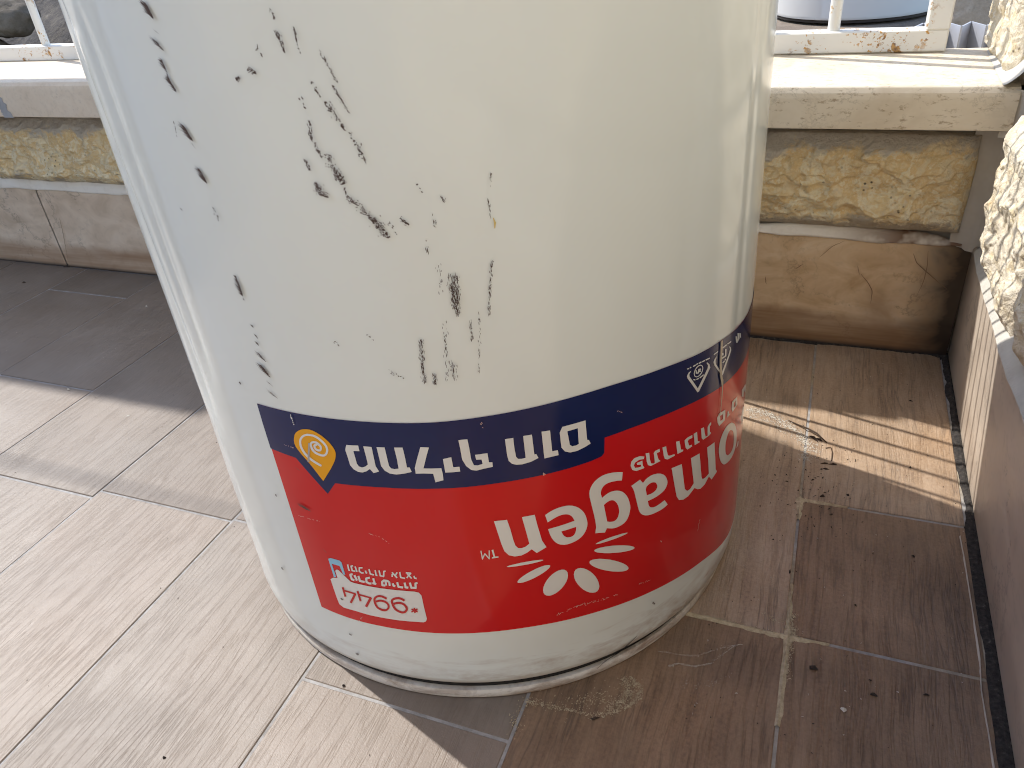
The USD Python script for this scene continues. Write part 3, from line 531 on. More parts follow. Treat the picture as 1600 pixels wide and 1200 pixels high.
TR = json.loads('{"heading_letter":[[[[[232,2988],[212,2935],[218,2859],[221,2785],[244,2746],[279,2725],[318,2724],[355,2741],[387,2767],[412,2728],[462,2749],[443,2802],[444,2904],[446,2990],[377,2992],[380,2879],[380,2812],[353,2788],[323,2776],[297,2783],[286,2810],[282,2934],[335,2939],[335,2994]]]],[[[[486,2993],[489,2806],[510,2762],[548,2735],[600,2728],[664,2739],[729,2758],[719,2803],[698,2802],[698,2916],[695,2996],[627,2995],[631,2883],[628,2788],[593,2783],[568,2788],[556,2810],[553,2880],[552,2993]]]],[[[[834,3001],[790,2885],[759,2797],[758,2740],[819,2742],[895,2737],[901,2651],[966,2669],[970,2727],[966,2791],[887,2790],[827,2793],[871,2921],[899,2994]]]],[[[[990,2878],[991,2744],[1047,2744],[1107,2745],[1108,2793],[1059,2794],[1056,2892]]]],[[[[1130,3048],[1134,2959],[1136,2860],[1159,2794],[1194,2752],[1232,2741],[1294,2752],[1362,2760],[1362,2805],[1336,2809],[1334,2898],[1238,2895],[1242,2846],[1283,2843],[1286,2800],[1248,2791],[1219,2797],[1205,2852],[1202,2976],[1198,3050]]]],[[[[1478,3007],[1481,2846],[1488,2795],[1511,2762],[1545,2745],[1591,2740],[1658,2748],[1721,2771],[1706,2815],[1691,2813],[1686,3006],[1618,3008],[1621,2798],[1590,2794],[1562,2800],[1548,2824],[1542,2921],[1542,3007]]]],[[[[1762,3015],[1767,2754],[1883,2755],[1880,2805],[1834,2807],[1829,3009]]]],[[[[1928,3015],[1904,2967],[1910,2820],[1937,2774],[1979,2751],[2039,2748],[2105,2763],[2155,2781],[2141,2821],[2127,2826],[2122,2924],[2120,3017]],[[1966,2961],[2053,2964],[2052,2885],[2055,2812],[2030,2804],[1998,2807],[1980,2827]]]]],"brand_letter":[[[[[1314,2200],[1351,1935],[1368,1851],[1401,1799],[1449,1775],[1504,1774],[1555,1795],[1596,1824],[1636,1770],[1723,1813],[1690,1900],[1663,2082],[1649,2199],[1543,2199],[1570,1991],[1581,1893],[1549,1867],[1516,1858],[1484,1866],[1464,1898],[1453,1959],[1438,2092],[1420,2196]]]],[[[[1735,2172],[1751,2086],[1798,2109],[1825,2120],[1848,2127],[1871,2130],[1893,2129],[1912,2125],[1929,2117],[1944,2105],[1958,2089],[1969,2067],[1982,2028],[1889,2019],[1831,2015],[1749,2011],[1764,1938],[1776,1898],[1791,1865],[1808,1838],[1827,1817],[1850,1801],[1878,1789],[1910,1785],[1945,1787],[1978,1794],[2007,1805],[2033,1821],[2055,1842],[2072,1867],[2085,1895],[2093,1925],[2096,1957],[2093,1997],[2084,2043],[2070,2085],[2051,2120],[2028,2152],[2000,2179],[1971,2198],[1941,2210],[1909,2217],[1875,2218],[1842,2215],[1808,2207],[1777,2195]],[[1861,1950],[1908,1950],[1993,1955],[1989,1912],[1982,1890],[1972,1873],[1959,1863],[1944,1859],[1928,1860],[1911,1864],[1896,1875],[1882,1892],[1872,1913]]]],[[[[2442,2372],[2393,2394],[2357,2405],[2317,2414],[2280,2418],[2244,2415],[2211,2404],[2181,2385],[2158,2362],[2141,2334],[2130,2306],[2125,2276],[2127,2230],[2160,2020],[2168,1959],[2173,1913],[2173,1870],[2164,1813],[2256,1780],[2276,1822],[2325,1796],[2358,1786],[2391,1785],[2420,1789],[2447,1798],[2469,1814],[2485,1835],[2499,1866],[2509,1905],[2514,1942],[2512,1976],[2505,2013],[2494,2055],[2479,2094],[2459,2130],[2437,2159],[2412,2181],[2383,2197],[2352,2208],[2324,2211],[2299,2208],[2275,2200],[2239,2180],[2230,2221],[2230,2246],[2235,2268],[2244,2286],[2258,2302],[2276,2312],[2297,2316],[2325,2316],[2358,2310],[2389,2302],[2432,2286]],[[2254,2096],[2277,2110],[2295,2116],[2313,2119],[2330,2116],[2346,2107],[2361,2090],[2377,2065],[2388,2036],[2396,2004],[2399,1975],[2399,1949],[2395,1924],[2386,1898],[2374,1881],[2358,1872],[2340,1870],[2321,1875],[2304,1882],[2281,1896]]]],[[[[2616,2208],[2525,2183],[2545,2139],[2557,2100],[2594,1911],[2603,1872],[2615,1838],[2631,1811],[2652,1788],[2677,1769],[2705,1755],[2734,1745],[2768,1738],[2806,1734],[2843,1731],[2878,1732],[2908,1736],[2942,1746],[2901,1821],[2854,1813],[2824,1810],[2793,1809],[2768,1814],[2747,1824],[2731,1836],[2720,1851],[2711,1874],[2703,1922],[2763,1918],[2800,1918],[2834,1922],[2865,1929],[2892,1939],[2913,1957],[2927,1982],[2932,2009],[2928,2036],[2918,2067],[2901,2100],[2877,2129],[2846,2155],[2810,2175],[2769,2189],[2733,2193],[2701,2188],[2676,2178],[2648,2155]],[[2685,2093],[2705,2105],[2725,2110],[2747,2109],[2767,2102],[2786,2089],[2799,2070],[2808,2045],[2809,2024],[2801,2006],[2786,1995],[2764,1988],[2737,1987],[2691,1994],[2679,2064]]]],[[[[2979,2143],[3017,1955],[3056,1774],[3092,1706],[3154,1672],[3225,1668],[3318,1707],[3368,1659],[3418,1629],[3493,1631],[3567,1681],[3626,1602],[3734,1626],[3701,1679],[3638,2042],[3499,2068],[3533,1895],[3563,1719],[3503,1713],[3451,1724],[3428,1768],[3374,2079],[3240,2104],[3303,1774],[3249,1739],[3206,1744],[3169,1790],[3112,2114]]]],[[[[4090,1975],[4036,2014],[3984,2039],[3937,2054],[3894,2059],[3849,2051],[3802,2030],[3770,1997],[3750,1954],[3742,1904],[3748,1849],[3763,1792],[3790,1733],[3820,1682],[3855,1638],[3893,1602],[3935,1574],[3991,1550],[4066,1527],[4138,1515],[4205,1516],[4257,1534],[4289,1573],[4299,1627],[4284,1698],[4251,1775],[4202,1855],[4149,1922]],[[4056,1912],[4102,1870],[4136,1821],[4158,1765],[4170,1711],[4174,1660],[4161,1627],[4133,1611],[4090,1611],[4036,1625],[3995,1643],[3964,1668],[3939,1700],[3920,1740],[3909,1781],[3905,1825],[3910,1865],[3925,1901],[3944,1926],[3967,1940],[3992,1943],[4020,1936]]]],[[[[4328,1492],[4402,1473],[4502,1450],[4815,1254],[4802,1287],[4807,1489],[4815,1712],[4530,1873],[4495,1764],[4622,1515],[4575,1436],[4377,1547]]]]],"slogan_letter":[[[[[2661,2435],[2614,2462],[2557,2466],[2526,2442],[2520,2402],[2536,2352],[2577,2320],[2658,2312],[2662,2320],[2647,2343],[2640,2402],[2583,2403],[2586,2381],[2625,2366],[2628,2344],[2594,2349],[2565,2360],[2553,2392],[2565,2416],[2606,2426],[2657,2411]]]],[[[[2675,2462],[2688,2366],[2701,2325],[2732,2299],[2841,2297],[2818,2327],[2798,2398],[2802,2404],[2834,2401],[2829,2435],[2779,2437],[2763,2423],[2777,2313],[2763,2310],[2736,2325],[2722,2375],[2713,2450]]]],[[[[2861,2432],[2880,2330],[2893,2292],[2928,2268],[3015,2262],[3012,2281],[2951,2296],[2929,2312],[2915,2363],[2904,2423]]]],[[[[3025,2407],[3049,2261],[3123,2251],[3125,2267],[3095,2284],[3070,2393]]]],[[[[3139,2361],[3147,2308],[3160,2265],[3184,2234],[3251,2231],[3246,2252],[3205,2266],[3184,2326],[3195,2338],[3247,2327],[3245,2360],[3176,2370]]]],[[[[3265,2360],[3289,2222],[3363,2210],[3365,2220],[3334,2241],[3315,2355]]]],[[[[3374,2355],[3397,2235],[3422,2204],[3525,2190],[3560,2196],[3535,2225],[3528,2292],[3549,2297],[3545,2331],[3511,2324],[3488,2307],[3495,2205],[3460,2216],[3442,2271],[3422,2343]]]],[[[[3695,2335],[3660,2303],[3676,2239],[3716,2178],[3839,2170],[3840,2248],[3829,2295]],[[3718,2291],[3779,2276],[3791,2214],[3735,2221]]]],[[[[3896,2232],[3898,2161],[3988,2151],[3946,2173],[3928,2216]]]],[[[[4001,2277],[4007,2190],[4040,2137],[4201,2124],[4166,2239]],[[4068,2226],[4119,2217],[4130,2150],[4077,2165]]]],[[[[4359,2192],[4396,2089],[4529,2003],[4534,2081],[4788,1858],[4817,1900],[4749,2021],[4538,2137]]]]],"trademark_sign":[[[[[1271,1803],[1258,1803],[1256,1787],[1312,1787],[1312,1804],[1285,1805],[1278,1887],[1263,1883]]],[[[1173,1786],[1177,1784],[1181,1787],[1203,1839],[1230,1783],[1234,1780],[1238,1783],[1248,1881],[1239,1883],[1231,1804],[1207,1854],[1203,1857],[1199,1853],[1181,1812],[1179,1888],[1170,1887]]]]],"petal":[[[[[2483,1666],[2478,1662],[2463,1659],[2437,1659],[2365,1660],[2324,1663],[2282,1666],[2211,1673],[2186,1677],[2170,1682],[2163,1686],[2167,1691],[2182,1695],[2205,1699],[2274,1701],[2315,1700],[2356,1696],[2431,1685],[2458,1678],[2476,1672]]]],[[[[2557,1445],[2550,1436],[2529,1435],[2495,1442],[2451,1454],[2400,1472],[2347,1493],[2294,1516],[2246,1539],[2205,1561],[2174,1581],[2154,1599],[2147,1613],[2153,1622],[2172,1626],[2203,1624],[2243,1616],[2291,1603],[2343,1584],[2396,1560],[2447,1534],[2491,1507],[2526,1482],[2549,1460]]]],[[[[2489,1222],[2479,1210],[2455,1210],[2420,1221],[2376,1242],[2326,1271],[2275,1305],[2225,1342],[2180,1380],[2143,1417],[2116,1450],[2100,1477],[2097,1498],[2106,1510],[2127,1513],[2159,1507],[2199,1492],[2246,1467],[2296,1435],[2347,1396],[2394,1355],[2435,1314],[2466,1276],[2484,1244]]]],[[[[2163,1102],[2143,1095],[2117,1100],[2087,1118],[2056,1147],[2025,1185],[1998,1229],[1975,1276],[1958,1323],[1948,1368],[1946,1407],[1952,1437],[1965,1458],[1984,1466],[2009,1463],[2037,1447],[2067,1420],[2098,1383],[2126,1339],[2150,1291],[2168,1242],[2179,1195],[2182,1154],[2177,1123]]]],[[[[1670,1252],[1661,1279],[1659,1311],[1666,1347],[1680,1385],[1700,1421],[1726,1454],[1754,1480],[1785,1498],[1814,1507],[1841,1506],[1864,1496],[1881,1477],[1891,1451],[1893,1419],[1887,1383],[1874,1346],[1853,1311],[1828,1279],[1798,1253],[1767,1234],[1737,1225],[1710,1224],[1687,1234]]]],[[[[1741,1589],[1739,1575],[1727,1559],[1706,1541],[1677,1522],[1643,1504],[1605,1486],[1566,1471],[1529,1460],[1497,1453],[1471,1451],[1453,1455],[1445,1464],[1447,1478],[1459,1495],[1480,1515],[1509,1536],[1543,1556],[1581,1574],[1619,1589],[1656,1599],[1688,1604],[1714,1603],[1732,1598]]]],[[[[1686,1672],[1681,1668],[1665,1665],[1640,1662],[1569,1658],[1529,1658],[1450,1658],[1417,1659],[1392,1661],[1376,1665],[1370,1669],[1376,1673],[1391,1679],[1416,1683],[1486,1691],[1527,1692],[1606,1690],[1639,1686],[1664,1682],[1680,1677]]]]],"call_box":[[[[[-328,1324],[-324,1192],[-318,1076],[-311,1000],[-267,971],[-124,980],[19,977],[158,983],[292,987],[423,995],[559,1003],[582,1018],[596,1055],[592,1194],[592,1353],[574,1390],[531,1400],[279,1389],[103,1381],[-62,1377],[-93,1383],[-196,1494],[-216,1492],[-237,1468],[-235,1378],[-290,1359]]]]],"phone_icon":[[[[[-282,1601],[-277,1371],[-249,1384],[-255,1550],[-170,1553],[-154,1451],[-131,1455],[-134,1609],[-153,1627],[-251,1624]]]]],"call_number":[[[[[-188,1155],[-189,1219],[-93,1220],[-169,1084],[-148,1078],[-61,1233],[-71,1236],[-67,1244],[-189,1244],[-189,1282],[-214,1265],[-213,1138]]]],[[[[-25,1154],[-27,1223],[68,1220],[-4,1092],[18,1083],[100,1229],[91,1233],[95,1242],[-27,1248],[-28,1288],[-51,1273],[-48,1139]]]],[[[[258,1274],[238,1287],[219,1294],[205,1296],[190,1295],[174,1290],[156,1280],[139,1265],[129,1254],[116,1234],[111,1222],[108,1208],[106,1186],[107,1158],[111,1132],[119,1111],[128,1099],[139,1091],[158,1083],[179,1080],[195,1082],[205,1086],[221,1096],[232,1105],[246,1123],[255,1138],[259,1150],[262,1162],[263,1183],[261,1194],[256,1209],[251,1216],[241,1226],[229,1232],[216,1235],[201,1236],[186,1234],[171,1229],[155,1222],[130,1205],[134,1181],[147,1191],[161,1199],[174,1204],[186,1207],[198,1207],[215,1204],[225,1199],[233,1192],[239,1182],[241,1169],[242,1163],[239,1150],[233,1137],[223,1125],[212,1116],[200,1111],[183,1110],[165,1114],[150,1122],[143,1129],[137,1139],[132,1158],[129,1199],[132,1222],[137,1233],[147,1245],[165,1260],[183,1266],[201,1267],[224,1260],[243,1248]]]],[[[[431,1282],[415,1296],[398,1305],[384,1308],[370,1308],[348,1302],[331,1294],[313,1282],[299,1267],[292,1256],[286,1240],[284,1229],[284,1207],[287,1179],[292,1153],[300,1132],[309,1121],[319,1111],[337,1101],[357,1094],[372,1093],[389,1098],[400,1104],[409,1112],[422,1129],[430,1143],[435,1156],[437,1168],[438,1180],[437,1190],[432,1208],[425,1222],[415,1233],[396,1244],[383,1247],[368,1246],[354,1243],[338,1238],[323,1230],[308,1219],[312,1194],[324,1203],[344,1212],[356,1216],[368,1217],[380,1216],[390,1213],[399,1207],[406,1199],[412,1187],[415,1175],[416,1168],[414,1156],[408,1144],[400,1133],[390,1126],[380,1124],[368,1124],[351,1130],[335,1139],[324,1151],[318,1161],[312,1180],[307,1212],[306,1229],[308,1242],[312,1251],[320,1259],[339,1271],[359,1277],[370,1279],[381,1278],[391,1275],[401,1269],[414,1257]]]],[[[[527,1189],[507,1173],[507,1192],[492,1187],[492,1170],[475,1178],[466,1158],[479,1152],[462,1138],[466,1121],[490,1140],[489,1119],[505,1124],[505,1139],[520,1132],[529,1152],[514,1159],[531,1172]]]]],"call_text":[[[[[-64,1526],[-59,1546],[-65,1544],[-61,1610],[-79,1601],[-82,1524],[-76,1522]]],[[[-46,1535],[-44,1531],[-41,1530],[-9,1530],[-1,1550],[-28,1550],[-29,1590],[-14,1598],[-13,1616],[-37,1603],[-41,1600],[-45,1594],[-46,1589]]],[[[3,1533],[19,1544],[14,1610],[-2,1599]]],[[[39,1596],[29,1547],[31,1544],[51,1530],[54,1529],[76,1533],[81,1553],[62,1549],[47,1561],[53,1591],[80,1600],[84,1619],[49,1608],[45,1606],[41,1601]]],[[[120,1560],[114,1561],[112,1585],[96,1575],[98,1547],[102,1542],[111,1541]]],[[[185,1555],[154,1559],[153,1614],[138,1605],[138,1546],[139,1542],[142,1540],[177,1535]]],[[[218,1554],[210,1556],[213,1615],[198,1608],[194,1544],[195,1540],[198,1538],[210,1535]]],[[[269,1557],[250,1558],[251,1620],[236,1612],[235,1545],[236,1541],[239,1539],[275,1537],[279,1548],[282,1548],[293,1604],[306,1610],[307,1628],[287,1620],[281,1614]]],[[[504,1619],[498,1613],[506,1599],[487,1567],[497,1559],[513,1587],[530,1556],[542,1569],[525,1600],[544,1621],[541,1627],[543,1637],[496,1638],[492,1619]],[[518,1613],[515,1619],[523,1619]]],[[[389,1592],[371,1622],[358,1608],[365,1598],[355,1589],[353,1583],[350,1554],[364,1558],[367,1581],[372,1585],[395,1545],[408,1560],[394,1583],[398,1581],[419,1619],[409,1627]]],[[[478,1566],[444,1572],[446,1633],[432,1628],[429,1561],[430,1556],[433,1554],[472,1547]]],[[[570,1579],[569,1601],[555,1595],[557,1568],[558,1564],[561,1562],[579,1558],[584,1576]]]],[[[[-85,1468],[-81,1412],[-80,1407],[-76,1405],[-50,1402],[-36,1431],[-57,1434],[-60,1471],[-44,1481],[-44,1506],[-73,1489],[-79,1483],[-83,1475]]],[[[-27,1412],[-3,1430],[-15,1495],[-39,1477]]],[[[70,1440],[28,1441],[25,1496],[2,1481],[4,1419],[6,1413],[11,1412],[59,1412]]],[[[79,1474],[72,1429],[72,1423],[75,1419],[102,1406],[106,1406],[128,1410],[135,1438],[116,1434],[96,1444],[100,1470],[131,1486],[131,1511],[91,1490],[86,1486],[82,1480]]],[[[155,1448],[149,1449],[138,1421],[175,1416],[186,1443],[177,1445],[175,1506],[153,1494]]],[[[287,1437],[292,1483],[294,1483],[305,1474],[302,1432],[323,1440],[325,1492],[309,1508],[305,1510],[271,1509],[266,1508],[240,1482],[236,1476],[234,1469],[229,1428],[230,1422],[232,1419],[236,1417],[265,1418],[268,1430]],[[268,1445],[252,1445],[255,1469],[267,1482],[271,1482]]],[[[546,1460],[524,1459],[520,1514],[500,1504],[504,1441],[507,1435],[512,1433],[559,1434],[562,1451],[565,1452],[568,1495],[581,1501],[580,1525],[559,1515],[555,1512],[552,1507],[550,1501]]],[[[370,1456],[359,1458],[357,1481],[336,1468],[339,1439],[341,1434],[344,1432],[360,1429]]],[[[441,1451],[404,1454],[402,1503],[382,1493],[384,1436],[386,1430],[390,1427],[433,1424]]],[[[489,1455],[471,1457],[472,1507],[452,1499],[451,1440],[452,1434],[457,1431],[481,1428]]]]],"pin_badge":[[[[[-80,2561],[28,2710],[73,2779],[96,2821],[110,2857],[117,2886],[116,2914],[108,2942],[94,2970],[76,2998],[52,3023],[23,3047],[-8,3065],[-40,3079],[-72,3085],[-106,3083],[-138,3075],[-169,3062],[-198,3044],[-225,3021],[-246,2993],[-261,2960],[-271,2929],[-274,2900],[-270,2871],[-257,2843],[-232,2803],[-193,2752],[-150,2686]]]]],"pin_spiral":[[[[[-42,2953],[-58,2950],[-70,2939],[-75,2932],[-79,2918],[-79,2904],[-75,2893],[-71,2886],[-62,2881],[-51,2878],[-39,2878],[-25,2883],[-18,2887],[-10,2896],[-6,2901],[1,2916],[3,2927],[2,2939],[-3,2950],[-13,2964],[-27,2975],[-38,2979],[-49,2979],[-60,2978],[-74,2973],[-88,2965],[-100,2953],[-104,2948],[-110,2934],[-113,2921],[-113,2897],[-109,2878],[-101,2862],[-89,2850],[-73,2841],[-55,2836],[-35,2832],[-14,2832],[-2,2834],[11,2841],[23,2851],[34,2863],[43,2877],[50,2890],[55,2903],[58,2915],[59,2927],[57,2949],[54,2958],[47,2974],[32,2995],[8,3018],[-5,3028],[-20,3036],[-46,3043],[-76,3044],[-109,3039],[-133,3029],[-146,3022],[-158,3014],[-172,3002],[-183,2990],[-193,2978],[-201,2965],[-208,2952],[-214,2939],[-219,2916],[-221,2903],[-221,2882],[-218,2863],[-213,2845],[-206,2828],[-198,2812],[-176,2786],[-164,2774],[-144,2759],[-122,2746],[-99,2734],[-67,2721],[-62,2721],[-56,2723],[-51,2729],[-49,2735],[-49,2740],[-52,2743],[-97,2764],[-132,2785],[-151,2801],[-162,2812],[-180,2838],[-187,2853],[-193,2869],[-197,2895],[-196,2924],[-191,2943],[-187,2953],[-175,2973],[-160,2991],[-143,3004],[-124,3014],[-104,3020],[-75,3023],[-58,3022],[-35,3015],[-15,3004],[9,2983],[24,2965],[35,2944],[38,2928],[38,2919],[35,2901],[27,2882],[21,2873],[14,2865],[7,2859],[1,2856],[-7,2854],[-24,2855],[-42,2858],[-58,2863],[-71,2870],[-81,2880],[-87,2893],[-91,2910],[-91,2929],[-89,2938],[-86,2944],[-82,2948],[-75,2952],[-66,2956],[-57,2957],[-50,2956]],[[-56,2930],[-48,2932],[-42,2934],[-37,2939],[-34,2944],[-34,2947],[-22,2933],[-19,2927],[-18,2920],[-20,2912],[-23,2906],[-26,2902],[-31,2901],[-39,2900],[-46,2902],[-52,2905],[-55,2910],[-57,2918],[-57,2926]]]]],"pin_gash":[[[[[-184,2739],[-165,2743],[-102,2951],[-120,2948]]]]],"approval_mark":[[[[[3250,3082],[3264,3069],[3280,3077],[3266,3090]]],[[[3216,3074],[3252,3073],[3243,3087],[3207,3088]]],[[[3174,3080],[3191,3080],[3182,3094],[3165,3094]]],[[[3130,3100],[3135,3087],[3163,3081],[3157,3094]]],[[[3321,2990],[3318,2990],[3321,2995],[3316,2999],[3328,2995],[3324,3008],[3291,3020],[3287,3021],[3285,3019],[3280,2991],[3269,2995],[3265,3020],[3248,3027],[3253,2996],[3254,2992],[3258,2989],[3263,2986],[3290,2975],[3294,2975],[3297,2977],[3298,2987],[3303,2982],[3308,2980],[3328,2976]],[[3301,3005],[3303,3004],[3300,3001]]],[[[3262,2933],[3270,2920],[3304,2916],[3296,2930]]],[[[3253,2935],[3226,2953],[3222,2944],[3249,2926]]],[[[3386,3066],[3395,3051],[3460,3038],[3451,3053]]],[[[3344,3058],[3383,3054],[3373,3069],[3334,3072]]],[[[3293,3066],[3332,3064],[3322,3078],[3284,3081]]],[[[3351,3018],[3333,3038],[3313,3050],[3291,3056],[3271,3056],[3253,3050],[3238,3039],[3229,3024],[3225,3007],[3229,2987],[3241,2968],[3258,2954],[3279,2945],[3300,2941],[3321,2944],[3338,2952],[3351,2965],[3358,2981],[3358,2999]],[[3292,2952],[3274,2955],[3259,2962],[3248,2972],[3240,2985],[3237,3000],[3240,3016],[3249,3030],[3263,3040],[3280,3045],[3298,3045],[3315,3040],[3329,3032],[3339,3020],[3345,3005],[3345,2989],[3339,2974],[3327,2962],[3310,2955]]],[[[3365,2930],[3306,2927],[3317,2913],[3376,2916]]],[[[3291,2785],[3311,2783],[3471,2944],[3455,2985],[3413,3026],[3408,3018],[3431,2986],[3428,2961],[3292,2825],[3171,3002],[3164,3026],[3189,3051],[3154,3049],[3134,3025],[3142,3000]]]],[[[[3858,3004],[3842,3021],[3761,3036],[3776,3019]]],[[[3744,3039],[3660,3046],[3675,3030],[3760,3022]]],[[[3583,3052],[3513,3055],[3525,3041],[3596,3037]]],[[[3675,2961],[3703,2948],[3694,2977],[3666,2990]]],[[[3760,2909],[3756,2985],[3726,3001],[3731,2931],[3653,2944],[3670,2923]]],[[[3766,2876],[3748,2891],[3727,2886],[3745,2871]]],[[[3537,2933],[3692,2744],[3713,2738],[3867,2914],[3855,2948],[3816,2984],[3819,2966],[3835,2942],[3815,2908],[3687,2777],[3566,2928],[3555,2966],[3573,3010],[3536,2997],[3518,2974]]],[[[3739,2868],[3724,2883],[3687,2883],[3702,2868]]]]],"warranty_letter":[[[[[3978,2938],[3983,2931],[3993,2924],[4005,2916],[4016,2912],[4024,2911],[4073,2924],[4074,2927],[4051,2994],[4003,3018],[4023,2955],[4011,2952],[3998,2989],[3953,3011]]]],[[[[4088,2927],[4128,2907],[4102,2968],[4064,2987]]]]]}')
def P4(polyset): return [Polygon([(a / 1e4, b / 1e4) for a, b in rings[0]], [[(a / 1e4, b / 1e4) for a, b in r] for r in rings[1:]]).buffer(0) for rings in polyset]
def parts_of(ps):
    out = []
    for q_ in ps: out += [x for x in getattr(q_, 'geoms', [q_]) if x.geom_type == 'Polygon' and x.area > 1e-9]
    return out
for key, mat, off in (('heading_letter', 'white_print', .0009), ('brand_letter', 'white_print', .0007), ('slogan_letter', 'white_print', .0007), ('trademark_sign', 'white_print', .0007), ('petal', 'white_print', .0007), ('call_box', 'white_print', .0007), ('phone_icon', 'pale_blue', .0006),
                      ('call_number', 'deep_red', .0010), ('call_text', 'white_print', .0007), ('pin_badge', 'yellow', .0009), ('pin_spiral', 'white_print', .0012), ('pin_gash', 'gash', .0014), ('approval_mark', 'white_print', .0009), ('warranty_letter', 'white_print', .0009)):
    for ps in TR[key]:
        pp = parts_of(P4(ps))
        if pp: decal(key, pp, off, M[mat], label_)
# scuffs and scratches: flecks of dark rubber and paint along each stroke
def flecks(path, w, dens, kind, seed):
    r = np.random.default_rng(seed); path = np.asarray(path, float); seg = np.hypot(*np.diff(path, axis=0).T); Ls = max(seg.sum(), .5); cum = np.r_[0, np.cumsum(seg)]
    out = []; n = int(3 + dens * (Ls + 2) * w * (1.1 if kind == 's' else 1.0)); n = min(n, 420)
    for _ in range(n):
        t = r.uniform(0, Ls); c = np.array([np.interp(t, cum, path[:, k]) for k in (0, 1)]); d = (path[-1] - path[0]); d = d / max(np.linalg.norm(d), 1e-6); nn = np.array([-d[1], d[0]])
        taper = .45 + .55 * math.sin(math.pi * (t / Ls) ** .8) if kind != 'v' else 1
        c = c + nn * r.normal(0, .2 if kind != 'f' else .06) * w * taper
        if kind == 'f':   # brushed fan: dark along one edge, hairs trailing off to the upper left
            al = r.uniform(.35, .75); l = w * r.uniform(.25, 1.35) * (.35 + .65 * math.sin(math.pi * min(1, (t / Ls) * .8 + .1))); q_ = r.uniform(.22, .6)
            e = c + np.array([-math.cos(al), math.sin(al)]) * l; dd = d * q_
            out.append(Polygon([c - dd, c + dd, (c + e) / 2 + dd * .6, e, (c + e) / 2 - dd * .5]).buffer(0)); continue
        elif kind == 'v':
            u = np.array([r.normal(0, .05), -1.0]); l = r.uniform(.6, 3.6); q_ = r.uniform(.2, .55)
        else:
            a = r.uniform(-.5, .9); u = d * math.cos(a) + nn * math.sin(a); l = r.uniform(.5, 1.9); q_ = r.uniform(.3, .85)
        u = u / np.linalg.norm(u); v_ = np.array([-u[1], u[0]])
        pts = [c + u * l * aa * r.uniform(.7, 1.2) + v_ * q_ * bb * r.uniform(.6, 1.3) for aa, bb in ((-.5, 0), (-.25, .5), (.2, .45), (.5, 0), (.15, -.5), (-.3, -.4))]
        out.append(Polygon(pts).buffer(0))
    u_ = unary_union(out); return [Polygon([(x / 1e3, y / 1e3) for x, y in gg.exterior.coords], [[(x / 1e3, y / 1e3) for x, y in i_.coords] for i_ in gg.interiors]) for gg in getattr(u_, 'geoms', [u_]) if gg.geom_type == 'Polygon' and gg.area > .02]
